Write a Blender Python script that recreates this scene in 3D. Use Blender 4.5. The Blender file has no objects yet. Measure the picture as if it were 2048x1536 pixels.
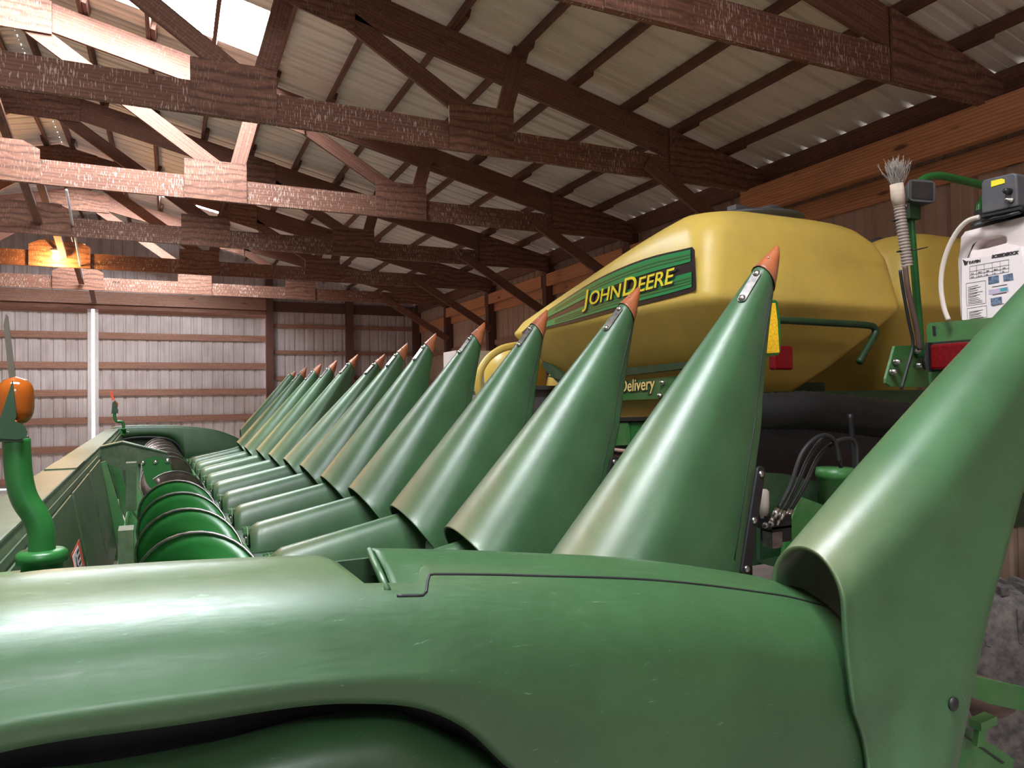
import bpy, bmesh, math, random
from mathutils import Vector, Matrix
PI = math.pi
random.seed(7)
SC = bpy.context.scene
COL = SC.collection
# ------------------------------------------------------------------ camera
FPX, YAW, PIT, ROL = 1449.95, .4403, .0202, -.0145
CZ = 1.75
Fv = Vector((math.sin(YAW)*math.cos(PIT), math.cos(YAW)*math.cos(PIT), math.sin(PIT)))
R0 = Vector((math.cos(YAW), -math.sin(YAW), 0)); U0 = R0.cross(Fv)
Rv = R0*math.cos(ROL)+U0*math.sin(ROL); Uv = -R0*math.sin(ROL)+U0*math.cos(ROL)
cam = bpy.data.cameras.new('camera'); camo = bpy.data.objects.new('camera', cam); COL.objects.link(camo)
cam.sensor_width = 36; cam.lens = FPX/2048*36; cam.clip_start = .02; cam.clip_end = 200
M = Matrix((Rv, Uv, -Fv)).transposed().to_4x4(); M.translation = Vector((0, 0, CZ)); camo.matrix_world = M
SC.camera = camo
SC.view_settings.view_transform = 'Standard'; SC.view_settings.look = 'None'
SC.view_settings.gamma = 1; SC.view_settings.use_curve_mapping = False
SC.view_settings.exposure = 0.30
SKY_PANEL = 62.0       # brightness of the translucent roof panels (daylight through them)
# ------------------------------------------------------------------ world
W = bpy.data.worlds.new('overcast'); SC.world = W; W.use_nodes = True
bg = W.node_tree.nodes['Background']; bg.inputs[0].default_value = (.86, .93, 1, 1); bg.inputs[1].default_value = 5.0

# frame of the parked header (turned 1.6 degrees against the shed)
TH = .0281545
CH, SH = math.cos(TH), math.sin(TH)
def h2w(p): return Vector((CH*p[0]-SH*p[1], SH*p[0]+CH*p[1], p[2]))
def w2h(p): return Vector((CH*p[0]+SH*p[1], -SH*p[0]+CH*p[1], p[2]))
def ray(x, y): return Fv+Rv*((x-1024)/FPX)-Uv*((y-768)/FPX)
def at(x, y, ax, v):            # photo measurement -> point of the shed on the plane axis = v
    r = ray(x, y); C0 = Vector((0, 0, CZ)); return C0+r*((v-C0[ax])/r[ax])
def ath(x, y, ax, v):           # the same in the header's frame
    r = w2h(ray(x, y)); C0 = Vector((0, 0, CZ)); return C0+r*((v-C0[ax])/r[ax])

# ------------------------------------------------------------------ materials
def nt(name):
    m = bpy.data.materials.new(name); m.use_nodes = True; t = m.node_tree
    return m, t, t.nodes, t.links, t.nodes['Principled BSDF']
def N(nodes, kind, **kw):
    n = nodes.new('ShaderNode'+kind)
    for k, v in kw.items():
        if k.startswith('i_'): n.inputs[int(k[2:]) if k[2:].isdigit() else k[2:]].default_value = v
        else: setattr(n, k, v)
    return n
def ramp(nodes, pts):
    r = nodes.new('ShaderNodeValToRGB'); e = r.color_ramp.elements
    e[0].position, e[0].color = pts[0][0], tuple(pts[0][1])+(1,)*(4-len(pts[0][1]))
    e[1].position, e[1].color = pts[-1][0], tuple(pts[-1][1])+(1,)*(4-len(pts[-1][1]))
    for p, c in pts[1:-1]:
        x = e.new(p); x.color = tuple(c)+(1,)*(4-len(c))
    return r
def mixc(nodes, links, fac, a, b, blend='MIX'):
    m = nodes.new('ShaderNodeMix'); m.data_type = 'RGBA'; m.blend_type = blend
    for s, v in ((0, fac), (6, a), (7, b)):
        if hasattr(v, 'is_linked') or hasattr(v, 'links'): links.new(v, m.inputs[s])
        else: m.inputs[s].default_value = v if s == 0 else tuple(v)+(1,)*(4-len(v))
    return m.outputs[2]
def plain(name, col, rough=.5, metal=0, **kw):
    m, t, n, l, b = nt(name)
    b.inputs['Base Color'].default_value = tuple(col)+(1,); b.inputs['Roughness'].default_value = rough
    b.inputs['Metallic'].default_value = metal
    tc = N(n, 'TexCoord'); nz = N(n, 'TexNoise', i_Scale=kw.get('ns', 9.0), i_Detail=6.0)
    l.new(tc.outputs['Object'], nz.inputs['Vector'])
    v = kw.get('var', .25)
    r = ramp(n, [(.3, (1-v,)*3), (.7, (1+v*.4,)*3)]); l.new(nz.outputs['Fac'], r.inputs[0])
    l.new(mixc(n, l, 1.0, col, r.outputs[0], 'MULTIPLY'), b.inputs['Base Color'])
    if kw.get('dust'):
        nz2 = N(n, 'TexNoise', i_Scale=kw.get('ds', 3.0), i_Detail=8.0, i_Roughness=.7); l.new(tc.outputs['Object'], nz2.inputs['Vector'])
        r2 = ramp(n, [(.42, (0, 0, 0)), (.75, (kw['dust'],)*3)]); l.new(nz2.outputs['Fac'], r2.inputs[0])
        l.new(mixc(n, l, r2.outputs[0], b.inputs['Base Color'].links[0].from_socket, (.30, .25, .19)), b.inputs['Base Color'])
    if kw.get('bump'):
        bp = N(n, 'Bump', i_Strength=kw['bump'], i_Distance=.002); l.new(nz.outputs['Fac'], bp.inputs['Height']); l.new(bp.outputs[0], b.inputs['Normal'])
    for k in ('Coat Weight', 'Coat Roughness', 'Transmission Weight', 'IOR', 'Specular IOR Level', 'Emission Strength', 'Subsurface Weight'):
        if k in kw: b.inputs[k].default_value = kw[k]
    if 'emit' in kw: b.inputs['Emission Color'].default_value = tuple(kw['emit'])+(1,)
    return m
def wood(name, base, dark, streaks=0.0, ply=False, knots=0.0, rough=.75):
    """sawn lumber: grain runs along U (metres), droppings run down V"""
    m, t, n, l, b = nt(name)
    uv = N(n, 'UVMap'); 
    mp = N(n, 'Mapping'); mp.inputs['Scale'].default_value = (1.0, 14, 1) if not ply else (1.6, 6, 1); l.new(uv.outputs[0], mp.inputs['Vector'])
    nz = N(n, 'TexNoise', i_Scale=2.2, i_Detail=8.0, i_Roughness=.65, i_Distortion=1.2 if not ply else 2.6); l.new(mp.outputs[0], nz.inputs['Vector'])
    wv = N(n, 'TexWave', i_Scale=2.2 if not ply else 1.7, i_Distortion=5.0 if not ply else 9.0, i_Detail=3.0); wv.bands_direction = 'Y'
    mp2 = N(n, 'Mapping'); mp2.inputs['Scale'].default_value = (.5, 5.0, 1) if not ply else (.9, 2.4, 1); l.new(uv.outputs[0], mp2.inputs['Vector']); l.new(mp2.outputs[0], wv.inputs['Vector'])
    r1 = ramp(n, [(.25, dark), (.75, base)]); l.new(nz.outputs['Fac'], r1.inputs[0])
    r2 = ramp(n, [(.0, (.62, .58, .56) if not ply else (.40, .34, .30)), (.42, (1, 1, 1)), (1, (1.05, 1.03, 1.0))]); l.new(wv.outputs['Fac'], r2.inputs[0])
    c = mixc(n, l, .75, r1.outputs[0], r2.outputs[0], 'MULTIPLY')
    if knots:
        mk = N(n, 'Mapping'); mk.inputs['Scale'].default_value = (1.6, 5.0, 1); l.new(uv.outputs[0], mk.inputs['Vector'])
        vo = N(n, 'TexVoronoi', i_Scale=1.0, i_Randomness=1.0); l.new(mk.outputs[0], vo.inputs['Vector'])
        rk = ramp(n, [(.07, (1, 1, 1)), (.14, (0, 0, 0))]); l.new(vo.outputs['Distance'], rk.inputs[0])
        mm = N(n, 'Math', operation='MULTIPLY', i_1=knots); l.new(rk.outputs[0], mm.inputs[0])
        c = mixc(n, l, mm.outputs[0], c, tuple(x*.35 for x in dark))
    if streaks:
        ms = N(n, 'Mapping'); ms.inputs['Scale'].default_value = (130, 15, 1); l.new(uv.outputs[0], ms.inputs['Vector'])
        ns = N(n, 'TexNoise', i_Scale=1.0, i_Detail=2.0); l.new(ms.outputs[0], ns.inputs['Vector'])
        np_ = N(n, 'TexNoise', i_Scale=2.3, i_Detail=2.0); l.new(uv.outputs[0], np_.inputs['Vector'])
        rp = ramp(n, [(.40, (0, 0, 0)), (.62, (.075, .075, .075))]); l.new(np_.outputs['Fac'], rp.inputs[0])
        ad = N(n, 'Math', operation='ADD'); l.new(ns.outputs['Fac'], ad.inputs[0]); l.new(rp.outputs[0], ad.inputs[1])
        rs = ramp(n, [(.635, (0, 0, 0)), (.68, (streaks,)*3)]); l.new(ad.outputs[0], rs.inputs[0])
        c = mixc(n, l, rs.outputs[0], c, (.62, .50, .43))
    l.new(c, b.inputs['Base Color']); b.inputs['Roughness'].default_value = rough
    bp = N(n, 'Bump', i_Strength=.35, i_Distance=.003); l.new(nz.outputs['Fac'], bp.inputs['Height']); l.new(bp.outputs[0], b.inputs['Normal'])
    return m
def sheetmat(name, base, stain, amount=.5, metal=0.0, rough=.5, spec=.5):
    """ribbed steel: stains run along V"""
    m, t, n, l, b = nt(name)
    uv = N(n, 'UVMap'); mp = N(n, 'Mapping'); mp.inputs['Scale'].default_value = (7, .6, 1); l.new(uv.outputs[0], mp.inputs['Vector'])
    nz = N(n, 'TexNoise', i_Scale=1.3, i_Detail=8.0, i_Roughness=.7); l.new(mp.outputs[0], nz.inputs['Vector'])
    n2 = N(n, 'TexNoise', i_Scale=1.1, i_Detail=6.0, i_Roughness=.6); l.new(uv.outputs[0], n2.inputs['Vector'])
    ad = N(n, 'Math', operation='ADD'); l.new(nz.outputs['Fac'], ad.inputs[0]); l.new(n2.outputs['Fac'], ad.inputs[1])
    r = ramp(n, [(.36, (0, 0, 0)), (.64, (amount,)*3)]); hf = N(n, 'Math', operation='MULTIPLY', i_1=.5); l.new(ad.outputs[0], hf.inputs[0]); l.new(hf.outputs[0], r.inputs[0])
    l.new(mixc(n, l, r.outputs[0], base, stain), b.inputs['Base Color'])
    b.inputs['Roughness'].default_value = rough; b.inputs['Metallic'].default_value = metal; b.inputs['Specular IOR Level'].default_value = spec
    return m
def plastic_green(name, col, rough=.33, dustamt=.0, scr=(60, 60, 2.2)):
    m, t, n, l, b = nt(name)
    tc = N(n, 'TexCoord'); mp = N(n, 'Mapping'); mp.inputs['Scale'].default_value = scr; l.new(tc.outputs['Object'], mp.inputs['Vector'])
    mp.inputs['Rotation'].default_value = (0, .72, 0)
    nz = N(n, 'TexNoise', i_Scale=3.0, i_Detail=5.0, i_Roughness=.7, i_Distortion=.4); l.new(mp.outputs[0], nz.inputs['Vector'])
    n2 = N(n, 'TexNoise', i_Scale=4.0, i_Detail=6.0, i_Roughness=.65); l.new(tc.outputs['Object'], n2.inputs['Vector'])
    r2 = ramp(n, [(.3, tuple(x*.8 for x in col)), (.7, tuple(x*1.15 for x in col))]); l.new(n2.outputs['Fac'], r2.inputs[0])
    rs = ramp(n, [(.66, (0, 0, 0)), (.72, (.5,)*3)]); l.new(nz.outputs['Fac'], rs.inputs[0])
    c = mixc(n, l, rs.outputs[0], r2.outputs[0], (.22, .36, .22))
    # field dust lying where the part attribute says it does
    at_ = N(n, 'Attribute', attribute_name='dust'); n3 = N(n, 'TexNoise', i_Scale=6.0, i_Detail=8.0, i_Roughness=.7); l.new(tc.outputs['Object'], n3.inputs['Vector'])
    r3 = ramp(n, [(.25, (.35,)*3), (.75, (1,)*3)]); l.new(n3.outputs['Fac'], r3.inputs[0])
    mu = N(n, 'Math', operation='MULTIPLY'); l.new(at_.outputs['Fac'], mu.inputs[0]); l.new(r3.outputs[0], mu.inputs[1])
    c = mixc(n, l, mu.outputs[0], c, (.27, .22, .13))
    l.new(c, b.inputs['Base Color'])
    rr = ramp(n, [(.3, (rough-.05,)*3), (.8, (rough+.14,)*3)]); l.new(nz.outputs['Fac'], rr.inputs[0]); l.new(rr.outputs[0], b.inputs['Roughness'])
    bp = N(n, 'Bump', i_Strength=.10, i_Distance=.0012); l.new(nz.outputs['Fac'], bp.inputs['Height']); l.new(bp.outputs[0], b.inputs['Normal'])
    b.inputs['Specular IOR Level'].default_value = .62
    return m
MT = dict(
 chord=wood('chord_wood', (.235, .108, .066), (.115, .044, .028), streaks=.75, knots=.8),
 lumber=wood('lumber_wood', (.225, .100, .062), (.112, .043, .028), streaks=.12, knots=.6),
 ply=wood('plywood', (.262, .120, .072), (.105, .040, .026), streaks=.2, ply=True, knots=.5),
 purlin=wood('purlin_wood', (.20, .085, .055), (.07, .030, .022), knots=.5),
 rough=wood('rough_sawn_beam', (.66, .31, .15), (.44, .18, .085), knots=1.0, rough=.85),
 girt=wood('girt_wood', (.36, .185, .125), (.20, .095, .065), streaks=.25, knots=.9),
 post=wood('post_wood', (.15, .062, .042), (.075, .030, .022), knots=.6),
 roof=sheetmat('roof_sheet', (.82, .74, .66), (.60, .52, .445), .8, rough=.55, spec=.3),
 wallfar=sheetmat('wall_sheet_dusty_white', (.56, .50, .50), (.30, .235, .215), .85, rough=.5),
 wallside=sheetmat('wall_sheet_brown_dust', (.44, .31, .235), (.28, .18, .13), .8, rough=.6),
 concrete=plain('dusty_floor', (.42, .36, .32), .9, ns=2.0, var=.35, bump=.6),
 steel=plain('bolt_steel', (.62, .60, .57), .3, 1.0), dullsteel=plain('worn_steel', (.36, .33, .32), .42, 1.0, ns=30.0, var=.5),
 wornflight=plain('worn_flight', (.16, .115, .10), .35, .6, ns=12.0, var=.4), black=plain('black_steel', (.012, .012, .013), .42), rubber=plain('black_rubber', (.014, .014, .015), .5),
 lidgrey=plain('dark_grey_plastic', (.05, .05, .056), .5, dust=.25), greybox=plain('grey_plastic', (.085, .082, .090), .55, dust=.2),
 plastic=plastic_green('green_plastic', (.044, .112, .045), rough=.37), hoodp=plastic_green('green_plastic_hood', (.044, .106, .044), rough=.38, scr=(30, 8, 30)),
 coverp=plastic_green('green_plastic_cover', (.030, .082, .029), rough=.37, scr=(9, 60, 60)),
 paint=plain('green_paint', (.022, .145, .028), .4, dust=.35, ns=20.0, var=.15), paintdusty=plain('green_paint_dusty', (.038, .080, .032), .42, dust=.22, ds=9.0, ns=60.0),
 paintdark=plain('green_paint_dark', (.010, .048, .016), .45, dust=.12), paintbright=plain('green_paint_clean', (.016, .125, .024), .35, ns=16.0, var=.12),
 orange=plain('orange_plastic_tip', (.36, .095, .030), .42, dust=.3, ds=30.0, ns=25.0, var=.35), amber=plain('amber_lens', (.45, .11, .012), .12, ns=20.0, var=.2, **{'Transmission Weight': .25, 'Subsurface Weight': .2}),
 yellow=plain('yellow_tank_plastic', (.72, .50, .095), .42, dust=.18, ds=5.0, ns=3.0, var=.12, **{'Subsurface Weight': .0}),
 white=plain('white_jug_plastic', (.72, .62, .60), .4, ns=6.0, var=.06), paper=plain('label_paper', (.80, .72, .72), .6, var=.03), redlens=plain('red_lens', (.16, .003, .006), .15, ns=80.0, var=.4),
 reflect=plain('yellow_reflector', (.95, .55, .02), .35, ns=120.0, var=.3), khaki=plain('khaki_marker_back', (.10, .085, .06), .5), redmark=plain('orange_red_marker', (.75, .10, .05), .5),
 ink=plain('black_ink', (.02, .017, .02), .6), decalgreen=plain('decal_green', (.015, .26, .075), .3, var=.03), decaldark=plain('decal_stripe_green', (.055, .17, .055), .3, var=.03), decalblack=plain('decal_black', (.022, .016, .018), .3, var=.03),
 decalyellow=plain('decal_yellow', (.88, .74, .04), .35, var=.02), decaledge=plain('decal_light_edge', (.22, .62, .32), .35, var=.02), cream=plain('decal_cream', (.85, .66, .22), .4, var=.02), bristle=plain('frayed_grey_bristle', (.34, .29, .25), .8, ns=60.0), tape=plain('pale_tape', (.55, .43, .34), .7, ns=30.0, var=.3),
 hosetan=plain('ribbed_tan_hose', (.33, .26, .22), .6), hosebrown=plain('brown_hose', (.10, .055, .045), .5), tube=plain('milky_tube', (.62, .54, .47), .35, var=.05), wire=plain('pinkish_cable', (.42, .25, .19), .5),
 tire=plain('tire_rubber', (.055, .045, .043), .85, ns=40.0, var=.5, bump=.8, dust=.2, ds=20.0), photo=plain('print_blue_photo', (.16, .22, .32), .5, ns=90.0, var=.8), teal=plain('print_teal', (.08, .36, .42), .5), labelpink=plain('print_lilac', (.55, .47, .60), .5),
 glass=plain('lamp_glass', (.03, .025, .025), .1), bulb=plain('lit_bulb', (1, .8, .5), .3, emit=(1, .55, .18), **{'Emission Strength': 60.0}), conduit=plain('white_conduit', (.6, .56, .55), .4, var=.1),
)
def skymat():
    m, t, n, l, b = nt('translucent_roof_panel')
    b.inputs['Base Color'].default_value = (.8, .85, .85, 1); b.inputs['Roughness'].default_value = .4
    b.inputs['Emission Color'].default_value = (.90, .95, 1, 1); b.inputs['Emission Strength'].default_value = SKY_PANEL
    return m
MT['sky'] = skymat()

# ------------------------------------------------------------------ mesh helpers
class MB:
    def __init__(s): s.v = []; s.f = []; s.sm = []; s.uv = []; s.mi = []; s.cur = 0; s.dust = []
    def add(s, verts, faces, smooth=False, uvs=None, dust=None):
        o = len(s.v); s.v += [Vector(p) for p in verts]
        s.dust += dust if dust else [0.0]*len(verts)
        for k, f in enumerate(faces):
            s.f.append([i+o for i in f]); s.sm.append(smooth); s.mi.append(s.cur)
            s.uv.append(uvs[k] if uvs else None)
        return s
    def beam(s, a, b, w, h, up=(0, 0, 1), ea=0, eb=0):
        """board from a to b; h across 'up', w across the third direction; UV in metres, U along the grain"""
        a = Vector(a); b = Vector(b); d = (b-a); L = d.length; d.normalize()
        u = Vector(up); u = (u-d*u.dot(d)).normalized(); sd = d.cross(u)
        c = []
        for p in (a-d*ea, b+d*eb):
            for x, y in ((-1, -1), (1, -1), (1, 1), (-1, 1)): c.append(p+sd*(x*w/2)+u*(y*h/2))
        F = [(0, 1, 2, 3), (4, 7, 6, 5), (0, 4, 5, 1), (1, 5, 6, 2), (2, 6, 7, 3), (3, 7, 4, 0)]
        ro = random.random()*50; rv = random.random()*50; uvs = []
        for k, f in enumerate(F):
            if k < 2: q = [(ro, rv), (ro+.05, rv), (ro+.05, rv+.1), (ro, rv+.1)]
            else:
                t = h if k in (3, 5) else w
                flip = k in (5,)
                # make V run along 'up' on the tall sides
                q = [(ro, rv), (ro+L, rv), (ro+L, rv+t), (ro, rv+t)]
                if k == 5: q = [(ro, rv+t), (ro+L, rv+t), (ro+L, rv), (ro, rv)]
                rv += .31
            uvs.append(q)
        return s.add(c, F, False, uvs)
    def box(s, c, d, rot=None):
        c = Vector(c); R = rot or Matrix.Identity(3)
        vs = [c+R@Vector((x*d[0]/2, y*d[1]/2, z*d[2]/2)) for z in (-1, 1) for x, y in ((-1, -1), (1, -1), (1, 1), (-1, 1))]
        return s.add(vs, [(3, 2, 1, 0), (4, 5, 6, 7), (0, 1, 5, 4), (1, 2, 6, 5), (2, 3, 7, 6), (3, 0, 4, 7)])
    def prism(s, pts, n, th, uvscale=1.0):
        """flat polygon pts extruded th along n"""
        n = Vector(n).normalized(); P = [Vector(p) for p in pts]; k = len(P)
        ax = Vector((0, 0, 1)) if abs(n.z) < .9 else Vector((1, 0, 0)); v = (ax-n*ax.dot(n)).normalized(); u = v.cross(n)
        ro = random.random()*40
        uvf = [(p.dot(u)*uvscale+ro, p.dot(v)*uvscale+ro) for p in P]
        F = [list(range(k))[::-1], list(range(k, 2*k))]; uvs = [uvf[::-1], uvf]
        for i in range(k):
            j = (i+1) % k; F.append((i, j, j+k, i+k)); L = (P[j]-P[i]).length
            uvs.append([(ro, ro), (ro+L, ro), (ro+L, ro+th), (ro, ro+th)])
        return s.add(P+[p+n*th for p in P], F, False, uvs)
    def tube(s, path, r, seg=12, closed=False, caps=True):
        P = [Vector(p) for p in path]; n = len(P); R = r if isinstance(r, (list, tuple)) else [r]*n
        vs = []; prev = None
        for i in range(n):
            t = (P[min(i+1, n-1)]-P[max(i-1, 0)]) if not closed else (P[(i+1) % n]-P[i-1])
            t.normalize()
            if prev is None:
                a = Vector((0, 0, 1)) if abs(t.z) < .9 else Vector((1, 0, 0)); u = (a-t*a.dot(t)).normalized()
            else: u = (prev-t*prev.dot(t)).normalized()
            prev = u; w = t.cross(u)
            for k in range(seg):
                a = 2*PI*k/seg; vs.append(P[i]+(u*math.cos(a)+w*math.sin(a))*R[i])
        F = []
        for i in range(n-1 if not closed else n):
            for k in range(seg):
                a, b = i*seg+k, i*seg+(k+1) % seg; c = ((i+1) % n)*seg
                F.append((a, b, c+(k+1) % seg, c+k))
        if caps and not closed: F += [list(range(seg))[::-1], list(range((n-1)*seg, n*seg))]
        return s.add(vs, F, True)
    def lathe(s, base, axis, prof, seg=24, smooth=True):
        """prof: (distance along axis, radius)"""
        base = Vector(base); a = Vector(axis).normalized(); t = Vector((0, 0, 1)) if abs(a.z) < .9 else Vector((1, 0, 0))
        u = (t-a*t.dot(a)).normalized(); w = a.cross(u); vs = []
        for d, r in prof:
            for k in range(seg):
                g = 2*PI*k/seg; vs.append(base+a*d+(u*math.cos(g)+w*math.sin(g))*r)
        F = []
        for i in range(len(prof)-1):
            for k in range(seg): F.append((i*seg+k, i*seg+(k+1) % seg, (i+1)*seg+(k+1) % seg, (i+1)*seg+k))
        F += [list(range(seg))[::-1], list(range((len(prof)-1)*seg, len(prof)*seg))]
        return s.add(vs, F, smooth)
    def grid(s, rows, smooth=True, closed=False, dust=None, flip=False):
        n = len(rows); m = len(rows[0]); vs = [p for r in rows for p in r]; F = []
        for i in range(n-1):
            for k in range(m if closed else m-1):
                q = (i*m+k, i*m+(k+1) % m, (i+1)*m+(k+1) % m, (i+1)*m+k)
                F.append(q[::-1] if flip else q)
        return s.add(vs, F, smooth, dust=[d for r in dust for d in r] if dust else None)
    def bolt(s, p, n, r=.009, h=.007):
        return s.lathe(p, n, [(0, r), (h*.5, r), (h, r*.55), (h*1.05, 0.0005)], 8, True)
    def build(s, name, mat, parent=None, solid=0, bevel=0, autosm=None, offset=-1):
        me = bpy.data.meshes.new(name); me.from_pydata([tuple(v) for v in s.v], [], s.f); 
        mats = mat if isinstance(mat, (list, tuple)) else [mat]
        for x in mats: me.materials.append(MT[x] if isinstance(x, str) else x)
        uvl = me.uv_layers.new(name='UVMap')
        for p, sm, mi, uv in zip(me.polygons, s.sm, s.mi, s.uv):
            p.use_smooth = sm; p.material_index = mi
            for k, li in enumerate(p.loop_indices):
                if uv: uvl.data[li].uv = uv[k]
                else:
                    co = me.vertices[me.loops[li].vertex_index].co; uvl.data[li].uv = (co.x+co.y, co.z)
        if any(s.dust):
            at_ = me.attributes.new('dust', 'FLOAT', 'POINT')
            for i, d in enumerate(s.dust): at_.data[i].value = d
        me.validate(); me.update()
        o = bpy.data.objects.new(name, me); COL.objects.link(o)
        if parent: o.parent = parent
        if solid:
            m = o.modifiers.new('thick', 'SOLIDIFY'); m.thickness = solid; m.offset = offset
        if bevel:
            m = o.modifiers.new('edge', 'BEVEL'); m.width = bevel; m.segments = 2; m.limit_method = 'ANGLE'; m.angle_limit = .6
        return o
def empty(name, loc=(0, 0, 0), rz=0):
    o = bpy.data.objects.new(name, None); COL.objects.link(o); o.location = loc; o.rotation_euler = (0, 0, rz); o.empty_display_size = .1
    return o
def tag(o, label=None, cat=None, group=None, kind=None):
    if label: o['label'] = label
    if cat: o['category'] = cat
    if group: o['group'] = group
    if kind: o['kind'] = kind
    return o
def struct(o, label=None, cat=None, group=None): return tag(o, label, cat, group, 'structure')
trimn = [0]
def trim(mb, mat, label, cat, group=None, parent=None):
    trimn[0] += 1
    return struct(mb.build('trim_%d' % trimn[0], mat), label, cat, group)
def text_mesh(name, body, size, mat, parent, extrude=.0008, offset=0, shear=0, bold=0):
    cu = bpy.data.curves.new(name, 'FONT'); cu.body = body; cu.size = size; cu.extrude = extrude; cu.offset = bold; cu.shear = shear
    tmp = bpy.data.objects.new(name, cu); COL.objects.link(tmp)
    bpy.context.view_layer.update()
    me = bpy.data.meshes.new_from_object(tmp.evaluated_get(bpy.context.evaluated_depsgraph_get()))
    COL.objects.unlink(tmp); bpy.data.objects.remove(tmp)
    me.name = name; me.materials.clear(); me.materials.append(MT[mat])
    o = bpy.data.objects.new(name, me); COL.objects.link(o)
    if parent: o.parent = parent
    return o

# ================================================================== THE SHED
XR, ZR, SL = -1.54, 5.90, .23           # ridge x, underside of the roof sheets at the ridge, pitch
Y0T, ST = 3.338, 2.44                   # nearest truss, truss spacing
YT = [Y0T+ST*k for k in range(6)]
YN, YF = -7.0, 18.05
XW, XL = 5.86, -8.94
def roofz(x): return ZR-SL*abs(x-XR)
def ribbed(mb, org, du, dv, t0, t1, lo, hi, nrm, rib=.2286, rh=.02, phase=0):
    """sheet of steel: du runs across the ribs, dv along them; lo/hi give the extent along dv"""
    org = Vector(org); du = Vector(du); dv = Vector(dv); nrm = Vector(nrm)
    ts = [(t0, 0), (t1, 0)]
    k = math.floor((t0-phase)/rib)
    while phase+k*rib < t1:
        c = phase+k*rib
        for dt, h in ((-.034, 0), (-.016, 1), (.016, 1), (.034, 0), (.09, 0), (.096, .22), (.108, .22), (.114, 0)):
            if t0 < c+dt < t1: ts.append((c+dt, h))
        k += 1
    ts.sort()
    vs = []; F = []; uvs = []
    for t, h in ts:
        for z in (lo(t), hi(t)): vs.append(org+du*t+dv*z+nrm*(h*rh))
    for i in range(len(ts)-1):
        F.append((2*i, 2*i+2, 2*i+3, 2*i+1)); a, b = ts[i][0], ts[i+1][0]
        uvs.append([(a, lo(a)), (b, lo(b)), (b, hi(b)), (a, hi(a))])
    mb.add(vs, F, False, uvs)
# floor
mb = MB(); mb.add([(XL-.5, YN-.5, 0), (XW+.5, YN-.5, 0), (XW+.5, YF+.3, 0), (XL-.5, YF+.3, 0)], [(0, 1, 2, 3)])
struct(mb.build('floor', 'concrete'), 'dusty earth-brown shed floor', 'floor')
# roof sheets with openings for translucent panels
SKY = [(7.39, .95), (14.3, .95), (.60, .95), (-6.2, .95)]
ang = math.atan(SL); cs = math.cos(ang)
Lr = (XW+.12-XR)/cs; Ll = (XR-XL+.12)/cs
mb = MB()
edges = [YN-.1]
for yc, w in sorted(SKY): edges += [yc-w/2, yc+w/2]
edges.append(YF+.1)
for side in (1, -1):
    dv = Vector((side*cs, 0, -SL*cs)); nr = Vector((SL*cs*side, 0, cs)); L = Lr if side == 1 else Ll
    for i in range(len(edges)-1):
        a, b = edges[i], edges[i+1]
        if i % 2 == 0 or side == -1: ribbed(mb, (XR, 0, ZR), (0, 1, 0), dv, a, b, lambda t: 0, lambda t: L, nr, phase=.02, rh=.026)
        else:
            ribbed(mb, (XR, 0, ZR), (0, 1, 0), dv, a, b, lambda t: 2.42/cs, lambda t: L, nr, phase=.02, rh=.026)
struct(mb.build('ceiling', 'roof'), 'cream ribbed steel roof sheets with purlins under them', 'ceiling')
for i, (yc, w) in enumerate(SKY):
    for side in (1,):
        mb = MB(); dv = Vector((side*cs, 0, -SL*cs)); nr = Vector((SL*cs*side, 0, cs))
        ribbed(mb, (XR, 0, ZR+.002), (0, 1, 0), dv, yc-w/2, yc+w/2, lambda t: 0.02, lambda t: 2.42/cs, nr, phase=.02, rh=.026)
        struct(mb.build('window_%d' % (i+1), 'sky'),
               'translucent white roof panel beside the ridge, %s' % (('in the bay above the brightest rafter', 'far down the shed', 'over the near end', 'behind the viewer')[i]), 'skylight')
# purlins
px = [-1.34+.6*k for k in range(12)]
px = [x for x in [-1.38, -.78, -.18]+[.42+.6*k for k in range(9)] if x < XW-.1]
for side in (1, -1):
    for x in px:
        X = x if side == 1 else 2*XR-x
        mb = MB(); z = roofz(X)-.05; up = Vector((SL*side, 0, 1))
        n = 0
        yy = YN
        while yy < YF:
            y2 = min(yy+4.88, YF); mb.beam((X, yy, z), (X, y2, z), .040, .088, up); yy = y2
        for yk in YT: mb.beam((X+.045*side, yk-.22, z-.005), (X+.045*side, yk+.10, z-.005), .040, .080, up)
        trim(mb, 'purlin', 'dark brown roof purlin running the length of the shed, %s slope, %s' % ('right' if side == 1 else 'left', 'row %s from the ridge' % ['first', 'second', 'third', 'fourth', 'fifth', 'sixth', 'seventh', 'eighth', 'ninth', 'tenth', 'eleventh', 'twelfth'][px.index(x)]), 'purlin', 'roof purlins')
# eave boards
for X, nm in ((XW-.07, 'right'), (XL+.07, 'left')):
    mb = MB(); zt = roofz(X)-.006
    mb.beam((X, YN, zt-.11), (X, YF, zt-.11), .04, .22); trim(mb, 'lumber', 'dark eave board under the roof edge along the %s wall' % nm, 'eave board')
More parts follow.
